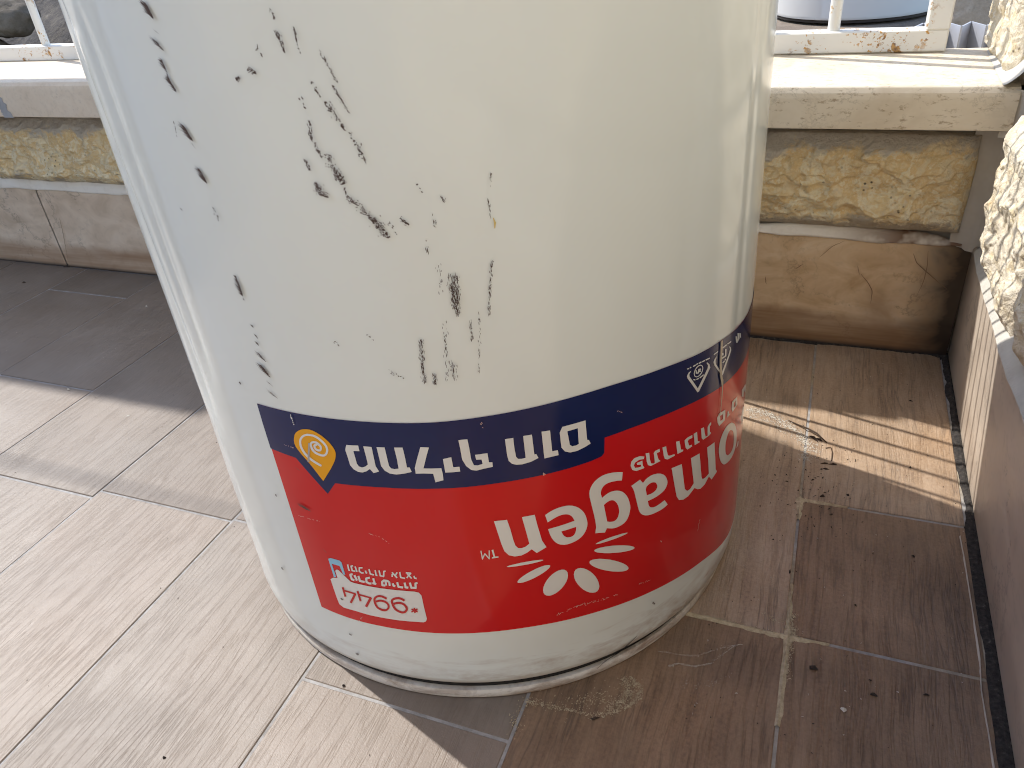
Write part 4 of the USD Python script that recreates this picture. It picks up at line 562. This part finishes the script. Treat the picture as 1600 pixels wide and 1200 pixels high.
for i, (pth, w, d, k) in enumerate(json.loads('[[[[-42.7,612.5],[-39.6,603.8]],7.4,1,"f"],[[[-42.2,597.5],[-38.8,595.0]],2.8,0.5,"f"],[[[-44.5,591.7],[-39.1,586.0]],7.0,1,"f"],[[[-43.4,580.8],[-42.3,573.4],[-42.1,568.9]],4.8,0.6,"f"],[[[-42.3,569.6],[-38.7,560.9]],5.9,0.8,"f"],[[[-42.0,540.8],[-37.7,531.6]],7.3,1.1,"f"],[[[-39.3,529.5],[-37.3,527.1]],2.4,0.5,"f"],[[[-39.8,513.1],[-36.4,503.9]],6.9,1,"f"],[[[-37.4,487.0],[-36.5,477.1]],3.8,0.3,"s"],[[[-35.5,436.6],[-34.3,418.1]],5.3,0.7,"f"],[[[-34.0,397.7],[-33.5,395.6]],2.7,0.8,"f"],[[[-33.2,389.2],[-32.2,386.6]],3.5,0.8,"f"],[[[-34.3,382.4],[-33.3,379.8]],3.5,0.9,"f"],[[[-35.8,372.7],[-31.3,366.8]],6.4,0.9,"f"],[[[-37.0,361.6],[-31.4,353.0]],8.7,0.9,"f"],[[[-34.7,347.0],[-30.5,343.8]],5.1,0.7,"f"],[[[-35.8,337.9],[-30.5,333.7]],8.0,0.8,"f"],[[[44.8,606.8],[45.8,600.2]],3.1,0.25,"s"],[[[44.8,595.3],[46.4,589.5],[47.5,583.0]],3.1,0.8,"s"],[[[56.3,595.7],[56.0,588.3]],1.5,1,"s"],[[[56.1,587.0],[56.7,581.5]],1.2,0.25,"s"],[[[13.4,570.8],[11.3,568.7]],3.2,1,"s"],[[[20.8,574.6],[25.9,572.7]],3.5,0.9,"s"],[[[30.3,587.5],[33.1,581.2]],5.0,0.2,"s"],[[[68.4,583.5],[70.8,576.9]],3.8,0.25,"s"],[[[70.2,578.0],[75.1,565.1]],1.9,0.5,"s"],[[[71.7,563.6],[76.6,553.6]],1.9,0.8,"s"],[[[76.0,554.3],[78.6,548.0]],1.1,0.4,"s"],[[[59.7,566.3],[63.3,557.9]],2.0,0.5,"s"],[[[65.0,554.9],[72.1,543.5]],3.9,0.55,"s"],[[[72.4,541.3],[74.1,537.8]],2.3,1.1,"s"],[[[76.2,536.6],[81.2,523.2]],3.2,0.4,"s"],[[[81.6,525.1],[83.2,517.2]],1.2,0.5,"s"],[[[51.6,559.2],[52.2,551.9]],3.6,0.25,"s"],[[[52.9,544.4],[52.0,532.3]],2.9,0.6,"s"],[[[52.7,531.5],[56.4,522.4]],3.3,0.6,"s"],[[[44.4,521.9],[46.6,513.5]],3.0,0.7,"s"],[[[48.1,506.9],[50.0,500.3],[53.7,497.3]],5.2,1.2,"s"],[[[58.9,524.3],[64.2,510.2]],8.3,0.35,"s"],[[[62.7,513.0],[66.6,505.6]],7.1,0.9,"s"],[[[66.5,503.2],[66.5,499.1]],1.7,1,"s"],[[[66.6,497.8],[76.2,487.0],[81.3,480.3]],5.4,0.6,"s"],[[[80.8,482.5],[88.5,469.1]],6.7,0.9,"s"],[[[89.6,479.9],[94.3,470.9]],4.9,0.1,"s"],[[[97.8,482.3],[102.7,476.8]],3.2,0.6,"s"],[[[79.2,523.3],[82.4,519.2]],2.4,0.15,"s"],[[[124.8,440.4],[124.9,427.3]],6.7,0.5,"v"],[[[128.4,438.6],[125.3,409.3]],4.3,0.9,"v"],[[[124.6,432.0],[123.8,415.3]],3.4,0.8,"v"],[[[117.9,448.9],[116.3,424.8]],5.1,0.12,"v"],[[[152.8,446.4],[149.1,426.4],[146.7,407.4]],2.1,0.7,"v"],[[[158.3,506.3],[156.4,495.2]],1.6,0.3,"v"],[[[154.5,488.9],[154.8,475.3]],1.2,0.5,"v"],[[[98.2,393.7],[96.7,377.1],[95.1,356.7]],4.1,0.6,"v"],[[[103.2,364.9],[103.3,355.1]],3.7,0.7,"v"],[[[116.5,406.3],[111.7,358.8]],3.5,0.25,"v"],[[[116.9,374.4],[116.7,358.3]],4.6,0.45,"v"],[[[133.7,405.8],[133.1,389.1]],2.6,0.35,"v"],[[[140.4,410.8],[134.8,362.5]],2.7,0.22,"v"],[[[112.8,469.5],[111.7,456.3]],2.5,0.2,"v"],[[[111.7,503.2],[114.7,496.8]],1.6,0.3,"s"],[[[119.2,482.6],[119.5,473.2]],3.3,0.2,"v"],[[[125.5,493.6],[127.4,489.3]],2.0,0.5,"s"],[[[34.7,393.0],[37.7,389.0]],5.0,0.2,"s"],[[[70.4,370.1],[80.8,361.7]],5.7,0.12,"s"],[[[59.2,398.9],[65.2,393.8]],4.2,0.1,"s"],[[[-50.3,546.8],[-52.2,532.4]],1.3,0.25,"s"],[[[-73.5,481.8],[-72.7,480.6]],2.5,1,"f"],[[[-42.4,218.5],[-30.7,216.7]],5.9,1.1,"f"],[[[-33.6,263.8],[-29.4,261.7]],4.0,1,"f"],[[[-28.9,171.7],[-26.6,169.4]],3.4,0.9,"f"],[[[-71.4,338.1],[-70.5,336.6]],2.9,1,"s"],[[[-72.1,220.1],[-71.1,218.4]],3.3,1,"s"],[[[-107.9,108.8],[-104.9,108.0]],5.3,1,"s"],[[[-27.1,33.7],[-24.3,32.1]],3.8,1,"s"],[[[-28.3,60.6],[-26.5,58.7]],2.9,1,"s"],[[[276.7,60.0],[279.3,55.5]],3.0,1,"s"],[[[-25.7,111.1],[-24.7,108.9]],2.6,1,"s"]]')):
    p_ = flecks(pth, w, d * (.8 if k == 'f' else .95), k, 100 + i)
    if p_: decal('scuff_mark', p_, .0016, M['scuff'], heater)
    if k != 'f' and d > .3:
        p_ = flecks(pth, w * 1.6, d * .2, k, 400 + i)
        if p_: decal('scuff_smear', p_, .0013, M['scuff_soft'], heater)
for i, (pth, w, d, k) in enumerate(json.loads('[[[[-21.8,320.5],[-21.0,310.1]],1.5,1,"s"],[[[-39.1,286.3],[-28.9,285.8]],1.0,0.5,"s"],[[[-48.7,205.8],[-22.0,207.7]],0.75,0.4,"s"],[[[24.1,206.1],[34.7,203.4],[41.1,197.0]],0.75,0.6,"s"],[[[132.2,320.6],[132.3,312.9]],4.0,0.1,"s"],[[[342.5,124.1],[339.2,109.7]],1.0,0.6,"s"],[[[239.7,301.1],[243.3,298.5]],1.0,0.5,"s"],[[[-12.5,83.9],[-6.1,93.4]],1.0,0.5,"s"],[[[174.3,97.1],[197.8,100.8],[237.0,96.1]],4.0,0.25,"s"],[[[258.5,96.5],[275.4,92.7]],2.0,0.3,"s"],[[[174.8,261.9],[175.6,259.1]],1.5,1,"s"],[[[285.0,136.7],[286.6,134.0]],1.0,1,"s"]]')):
    p_ = flecks(pth, w, d, k, 700 + i)
    if p_: decal('paint_chip', p_, .0017, M['chip'] if i != 0 else M['white_print'], heater)
def stroke(pts, ws):
    pts = np.array(pts) / 1e3; d = np.gradient(pts, axis=0); d /= np.linalg.norm(d, axis=1, keepdims=True); n_ = np.stack([-d[:, 1], d[:, 0]], 1); ws = np.array(ws)[:, None] / 2e3
    return [Polygon(np.vstack([pts + n_ * ws, (pts - n_ * ws)[::-1]])).buffer(0)]
decal('gouge', stroke([(363.6, 313.1), (364.1, 298.9), (364.1, 289.2), (366.5, 275.4), (369.5, 268.3), (370.7, 262.2), (371.0, 250.3), (370.3, 236.7), (368.3, 232.1)], [3.2, 3.0, 3.6, 3.4, 3.6, 2.0, 1.4, 1.2, 2.2]), .0018, M['gouge'], heater)
decal('scratch', stroke([(257.1, 27.1), (246, 22), (235.9, 17.9), (221.5, 14.9), (210.9, 9.1)], [.5, 1.1, 1.0, .7, .3]), .0013, M['black'], heater)
decal('ochre_dab', stroke([(156.5, 475.5), (157.3, 472), (156.7, 468.3)], [.5, 1.4, .6]), .0013, M['ochre'], heater)

# ------------------------------------------------------------------ beyond the railing
far = thing('storage_tank', 'second white round tank behind the right railing panel', 'tank')
FX, FY, FR = .055 * S, 7.067 * S, .596 * S
V, F = lathe([(FR * .93, .012), (FR * .985, .013), (FR, .026), (FR, .9), (FR, 1.5), (FR * .97, 1.55), (.001, 1.56)], 128, FX, FY); obj('body', V, F, M['far_enamel'], far, smooth=40)
V, F = lathe([(FR * .8, 0), (FR * .975, 0), (FR * .975, .016), (FR * .8, .016)], 64, FX, FY); obj('base_ring', V, F, M['grit'], far, smooth=40)
sw = thing('stone_wall', 'brownish weathered block wall beyond the right railing post', 'wall')
tm('wall_core', bbox(.40 * S, 2.4 * S, 4.12 * S, 4.4 * S, -.01, 1.9 * S), M['mortar'], sw)
for j in range(6):
    for i in range(4):
        x0 = .41 + .5 * i + (j % 2) * -.0; x0 = .41 + (.48 * i if j % 2 else .48 * i - (.24 if i else 0)); x1 = .41 + (.48 * (i + 1) if j % 2 else .48 * (i + 1) - .24)
        rough('rough_stone', sw, 'y', x0, x1 - .012, .01 + .27 * j, .265 + .27 * j, 4.11, .035, M['stone_dim'], 60 + i + 7 * j, 5, 26, 18)
zz_ = thing('corrugated_sheet', 'short folded grey metal sheet between the coping end and the house wall', 'metal sheet')
xs = np.arange(9); px_ = .150 + .0245 * xs; py_ = np.where(xs % 2 == 0, 2.105, 2.165)
V = []; F = []
for i in range(8):
    a0, a1 = np.array([px_[i], py_[i]]), np.array([px_[i + 1], py_[i + 1]]); n_ = np.array([-(a1 - a0)[1], (a1 - a0)[0]]); n_ = n_ / np.linalg.norm(n_) * .002; k = len(V)
    for z in (.40, .662):
        for q_ in (a0 - n_, a1 - n_, a1 + n_, a0 + n_): V.append((q_[0], q_[1], z))
    F += [[k, k + 1, k + 5], [k, k + 5, k + 4], [k + 2, k + 3, k + 7], [k + 2, k + 7, k + 6], [k + 4, k + 5, k + 6], [k + 4, k + 6, k + 7], [k + 1, k + 2, k + 6], [k + 1, k + 6, k + 5], [k + 3, k, k + 4], [k + 3, k + 4, k + 7]]
obj('folded_sheet', np.array(V) * S, F, M['zinc'], zz_)
# dark rubble bank and a grey pipe behind the left railing panel
g = G(); p = g.pos(); n1 = g.noise(p, 9, 6, .7); n2 = g.noise(p, 60, 5, .7)
M['bank'] = g.done('dark_bank_soil', base_color=g.ramp(g.m('add', g.m('multiply', n1, .6), g.m('multiply', n2, .4)), [(.36, (.018, .016, .016)), (.5, (.06, .05, .042)), (.62, (.12, .1, .075)), (.7, (.2, .18, .15))]), roughness=.95, normal=g.bump(n2, .8, .02))
M['bank_stone'] = stone_material('dark_bank_stone', [(.34, (.05, .04, .03)), (.45, (.11, .09, .065)), (.6, (.15, .125, .1)), (.7, (.08, .065, .045))], .5)
def bank(u, v):
    z = .12 + 1.3 * v + .35 * fbm(np.stack([u * 1.3, v * 4, 0 * u], -1), 5, 51); return np.stack([u, 3.6 + 2.0 * v + .5 * fbm(np.stack([u * 1.1, v * 3, 0 * u + 3], -1), 4, 52), z], -1)
V, qd = grid(bank, np.linspace(-8, -2.2, 140), np.linspace(0, 1, 40)); tag(obj('earth_bank', V * S, q2t(qd), M['bank'], None, smooth=60), kind='structure')
for i, (bx_, by_, bz_, br_) in enumerate(((-4.62, 3.55, .30, .16), (-5.0, 3.6, .38, .2), (-4.25, 3.5, .2, .14), (-4.8, 3.75, .6, .15))):
    s_ = trimesh.creation.icosphere(3, 1.0); v = s_.vertices; v = v * (br_ * (.75 + .6 * fbm(v * 1.6 + i * 9, 3, 70 + i)))[:, None] * (1.2, 1, .75) + (bx_, by_, bz_)
    tag(obj('boulder', v * S, s_.faces, M['bank_stone'], None, smooth=40), ['lowest brown boulder behind the left railing', 'largest brown boulder behind the left railing panel', 'small brown boulder nearest the heater behind the left railing', 'upper brown boulder on the dark bank'][i], 'boulder', 'boulders on the bank')
pz = tm('drain_pipe', tube([(-4.42 * S, 3.2 * S, .1 * S), (-4.42 * S, 3.2 * S, 2.2 * S)], .055, 20), M['rod_metal'], None, smooth=50); tag(pz, 'grey upright pipe behind the left railing at the picture edge', 'pipe')

# ------------------------------------------------------------------ small litter on the tiles
def on_floor(px, py):
    d = np.array([(px - 800) / 1203.6548, (py - 600) / 1203.6548, 1.0]) @ np.array([RIGHT, DOWN, FWD]); t = -S / d[2]; return d[:2] * t
LIT = [((0.0491, 0.8486), (0.016, 0.006, 0.3, 0.003), 'leaf', 'dark curled leaf scrap at the lower edge of the striped sunlight'),
 ((0.051, 0.8384), (0.014, 0.005, 0.1, 0.002), 'leaf', 'flat dark leaf scrap just below the striped sunlight, beside the curled one'),
 ((0.0597, 0.8501), (0.02, 0.004, 0.15, 0.003), 'leaf', 'long dark leaf shred at the lower edge of the striped sunlight, right of the stalk'),
 ((0.0494, 0.7835), (0.011, 0.008, 0.8, 0.004), 'leaf', 'round dark crumb on the joint crossing below the striped sunlight'),
 ((0.0363, 0.8123), (0.01, 0.004, 0.5, 0.002), 'leaf', 'thin dark crumb beside the sandy joint, above the round crumb'),
 ((0.0781, 0.7938), (0.007, 0.005, 0.2, 0.003), 'grit', 'small dark crumb right of the sandy joint crossing'),
 ((0.1045, 0.5131), (0.01, 0.009, 0.4, 0.005), 'grit', 'black lump near the bottom right of the floor'),
 ((0.103, 0.5283), (0.009, 0.003, -0.6, 0.002), 'grit', 'thin black shred just above the black lump'),
 ((0.1487, 0.5277), (0.012, 0.004, 0.4, 0.002), 'grit', 'dark seed husk right of the black lump'),
 ((0.0793, 0.49), (0.008, 0.007, 0.2, 0.003), 'crumb', 'square white plaster crumb at the bottom right of the floor'),
 ((0.0518, 0.5271), (0.013, 0.01, 0.6, 0.004), 'grit', 'grey and black flake beside the joint at the lower right'),
 ((0.1458, 0.7072), (0.007, 0.004, -0.7, 0.003), 'grit', 'dark seed near the right wall on the brown tile'),
 ((0.0883, 0.6181), (0.007, 0.004, 0.1, 0.003), 'grit', 'dark seed in the middle of the right brown tile'),
 ((0.149, 0.8672), (0.004, 0.004, 0.2, 0.003), 'grit', 'dark dot in the striped sunlight nearest the right wall'),
 ((0.156, 1.0219), (0.01, 0.003, -0.5, 0.002), 'grit', 'dark sliver on the shaded tile in the far right corner'),
 ((-1.6418, 1.0681), (0.016, 0.006, 0.5, 0.004), 'leaf', 'dark chip on the shaded tile by the left parapet'),
 ((-1.6132, 1.1606), (0.034, 0.01, 0.0, 0.004), 'leaf', 'flat dark chip at the foot of the left parapet'),
 ((-1.148, 0.7377), (0.008, 0.006, 0.3, 0.004), 'crumb', 'white crumb at the tile joint in the left shade'),
 ((-0.979, 0.7005), (0.014, 0.006, 0.2, 0.002), 'crumb', 'pale smear at the edge of the left shade'),
 ((-1.2492, 1.0303), (0.008, 0.005, 0.5, 0.003), 'crumb', 'white crumb in the left shade near the heater'),
 ((-0.1323, 0.4133), (0.015, 0.004, 0.5, 0.003), 'leaf', 'brown shred on the cement stain in front of the heater'),
 ((-0.3791, 0.3724), (0.006, 0.004, 0.6, 0.003), 'grit', 'dark speck beside the heater foot in the sun'),
 ((-0.5014, 0.254), (0.005, 0.004, 0.2, 0.003), 'grit', 'dark speck in the sun at the bottom left'),
 ((0.0216, 0.6474), (0.003, 0.01, 0.0, 0.002), 'grit', 'upright dark splinter on the tile beside the sandy joint')]
def chip(p, l, w, a, h, r, z=.0006):
    k = 6; ang = np.sort(r.uniform(0, 2 * np.pi, k)); c, s_ = math.cos(a), math.sin(a)
    o = np.array([(math.cos(t) * l / 2 * r.uniform(.7, 1.1), math.sin(t) * w / 2 * r.uniform(.7, 1.2)) for t in ang]); o = o @ np.array([[c, s_], [-s_, c]])
    V = [(p[0] + q_[0], p[1] + q_[1], z) for q_ in o] + [(p[0], p[1], z + h)]
    return V, [[i, (i + 1) % k, k] for i in range(k)]
def litter(name, items, mat, seed):
    r = np.random.default_rng(seed); V = []; F = []
    for p, l, w, a, h in items:
        v, f = chip(p, l, w, a, h, r); F += [[x + len(V) for x in t] for t in f]; V += v
    return obj(name, V, F, mat)
rl = np.random.default_rng(5)
# single crumbs that can be pointed out
for (x, y), (l, w, a, h), mat, lab_ in LIT:
    rr_ = np.random.default_rng(int(abs(x * 9973) + 10)); V, F = chip((x, y), l * .72, w * .8, a, h * .8, rr_)
    tag(obj('leaf_crumb' if mat in ('leaf', 'grit') else 'plaster_crumb', V, F, M[mat]), lab_, 'crumb', None)
dk, pl = [], []
for k in range(420):
    u = rl.uniform(0, 1)
    if u < .55: x, y = rl.uniform(-.06, .2), rl.uniform(.42, 1.12)
    else: x, y = rl.uniform(-1.6, -.1), rl.uniform(.2, 1.12)
    if (x - CX) ** 2 + (y - CY) ** 2 < .315 ** 2: continue
    (dk if rl.uniform() < (.68 if u < .55 else .45) else pl).append(((x, y), rl.uniform(.0008, .0032), rl.uniform(.0006, .0016), rl.uniform(0, 6.28), rl.uniform(.0004, .0012)))
for k in range(90):
    t = rl.uniform(0, 1); x, y = .03 + rl.normal(0, .028), .80 + rl.normal(0, .05); dk.append(((x, y), rl.uniform(.001, .005), rl.uniform(.0006, .002), rl.uniform(0, 6.28), rl.uniform(.0005, .0016)))
tag(litter('dark_grit', dk, M['grit'], 1), 'fine dark leaf dust and grit scattered over the tiles', 'grit', kind='stuff')
tag(litter('pale_grit', pl, M['crumb'], 2), 'fine pale plaster dust and grit scattered over the tiles', 'grit', kind='stuff')
# the dry twig lying in the patch of striped light
tw = thing('dry_twig', 'dark dry twig with torn bark lying in the striped sunlight by the heater', 'twig')
def flo(*pts): return [tuple(on_floor(a, b)) + (c,) for a, b, c in pts]
tm('stem', tube(flo((1232, 658, .0012), (1246, 665, .002), (1262, 673, .0035), (1276, 681, .004), (1292, 693, .0015)), [.0006, .0009, .0012, .0012, .0005], 6), M['twig'], tw)
V, F = chip(on_floor(1272, 686), .022, .007, -.75, .004, rl); obj('bark', V, F, M['leaf'], tw)
V, F = chip(on_floor(1281, 688), .012, .003, -.6, .003, rl); obj('bark', V, F, M['leaf'], tw)
tw2 = thing('bent_stalk', 'thin bent brown stalk beside the dry twig in the striped sunlight', 'stalk')
tm('stem', tube(flo((1290, 701, .001), (1298, 700, .0014), (1300, 708, .0018), (1299, 721, .001)), .0006, 6), M['twig'], tw2)
# skins of dried cement on the tiles
def stain(name, c, rx, ry, ring, mat, seed, lab_, a=0.0):
    n = 90; t = np.linspace(0, 2 * np.pi, n, endpoint=False); r1 = 1 + .5 * (fbm(np.stack([np.cos(t) * 2 + seed, np.sin(t) * 2, 0 * t], -1), 4, seed) - .5); r0 = r1 * (1 - ring * (.15 + 1.5 * np.clip(fbm(np.stack([np.cos(t) * 3, np.sin(t) * 3 + seed, 0 * t], -1), 4, seed + 1) - .25, 0, 1)))
    def ringp(rr, z): x, y = np.cos(t) * rx * rr, np.sin(t) * ry * rr; return np.column_stack([c[0] + x * math.cos(a) - y * math.sin(a), c[1] + x * math.sin(a) + y * math.cos(a), np.full(n, z)])
    V = np.vstack([ringp(r1, .0003), ringp((r0 + r1) / 2, .0011), ringp(r0, .0003)]); i = np.arange(n); j = (i + 1) % n
    return tag(obj(name, V, q2t(np.vstack([np.stack([i, j, j + n, i + n], 1), np.stack([i + n, j + n, j + 2 * n, i + 2 * n], 1)])), mat), lab_, 'stain')

def crack(pts, w, name='crack'):
    P_ = np.array([wall_hit(*q_) for q_ in pts]); tt = np.linspace(0, 1, len(P_)); u = np.linspace(0, 1, 24); c = np.stack([np.interp(u, tt, P_[:, k]) for k in (0, 1)], 1)
    c = c + .0012 * np.stack([fbm(np.stack([u * 9, 0 * u, 0 * u + c[0, 0]], 1), 3, 90) - .5, fbm(np.stack([u * 9, 0 * u + 4, 0 * u], 1), 3, 91) - .5], 1)
    d = np.gradient(c, axis=0); d /= np.linalg.norm(d, axis=1, keepdims=True); n_ = np.stack([-d[:, 1], d[:, 0]], 1); ww = w * np.sin(np.pi * (.1 + .85 * u))[:, None] / 2
    y = (1.788 - .0028) * S; V = np.vstack([np.column_stack([(c + n_ * ww)[:, 0], np.full(24, y), (c + n_ * ww)[:, 1]]), np.column_stack([(c - n_ * ww)[:, 0], np.full(24, y), (c - n_ * ww)[:, 1]])]); i = np.arange(23)
    obj(name, V, q2t(np.stack([i, i + 1, i + 25, i + 24], 1)), M['crack'], wall)
def wall_hit(px, py):
    d = np.array([(px - 800) / 1203.6548, (py - 600) / 1203.6548, 1.0]) @ np.array([RIGHT, DOWN, FWD]); t = (1.786 * S) / d[1]; p_ = np.array([0, 0, S]) + t * d; return p_[0], p_[2]
M['crack'] = plain('hairline_crack', (.24, .15, .085), .9)
for pts, w in (([(1427, 396), (1432, 410), (1448, 425), (1465, 440), (1480, 452)], .0013), ([(1450, 392), (1449, 415), (1443, 440), (1432, 462)], .0010), ([(1345, 428), (1357, 442), (1363, 455), (1360, 475)], .0013), ([(1243, 420), (1255, 412)], .0011), ([(1196, 432), (1197, 444)], .0012), ([(1280, 402), (1300, 385), (1320, 376)], .0008), ([(1340, 415), (1343, 430)], .0008), ([(93, 340), (98, 360), (107, 410)], .0012)): crack(pts, w)

# skins of dried cement and plaster: hundreds of tiny flakes lying along swept arcs
def flakes(name, arcs, mat, seed, lab_, size=(.0008, .003)):
    r = np.random.default_rng(seed); items = []
    for pts, n, spread in arcs:
        P_ = np.array([on_floor(*q_) for q_ in pts]); t = np.linspace(0, 1, len(P_))
        for _ in range(n):
            u = r.uniform(0, 1); c = np.array([np.interp(u, t, P_[:, k]) for k in (0, 1)]) + r.normal(0, 1, 2) * spread * (.3 + .7 * abs(math.sin(u * 9 + seed)))
            items.append((c, r.uniform(*size), r.uniform(size[0] * .5, size[1] * .5), r.uniform(0, 6.28), r.uniform(.0002, .0005)))
    return tag(litter(name, items, mat, seed), lab_, 'stain', kind='stuff')
flakes('cement_stain', [([(985, 1058), (1000, 1075), (998, 1092), (980, 1105), (955, 1113), (925, 1118), (880, 1108), (845, 1100), (822, 1096)], 700, .0022), ([(975, 1060), (985, 1080), (975, 1095), (950, 1108)], 500, .0045), ([(830, 1095), (800, 1120), (810, 1140)], 90, .004), ([(880, 1095), (920, 1100), (950, 1085)], 160, .009)], M['sand'], 3, 'pale dried cement ring on the tile in front of the heater', (.0007, .0026))
flakes('cement_film', [([(1045, 1042), (1060, 1037), (1085, 1042), (1110, 1037), (1150, 1008)], 300, .0008), ([(1030, 1018), (1065, 1024), (1090, 1025), (1130, 1012), (1160, 1007)], 220, .0007), ([(1070, 1072), (1110, 1070), (1140, 1055)], 40, .003)], M['crumb'], 4, 'thin wavy pale mortar lines on the tile at the heater foot', (.0005, .0016))
flakes('cement_blot', [([(1088, 964), (1130, 970), (1170, 980), (1215, 993), (1240, 1000)], 520, .0018), ([(1200, 965), (1235, 975), (1238, 995)], 120, .004), ([(1238, 960), (1236, 1000), (1228, 1060)], 380, .0022)], M['sand'], 5, 'dried cement on the joint crossing to the right of the heater foot')
flakes('plaster_smear', [([(1168, 640), (1195, 645), (1225, 660), (1250, 678), (1262, 695)], 700, .0045), ([(1170, 646), (1210, 662), (1250, 688), (1275, 705)], 300, .006), ([(1258, 700), (1262, 712), (1255, 716)], 160, .006)], M['crumb'], 6, 'white plaster smear in the striped sunlight beside the heater', (.001, .0035))
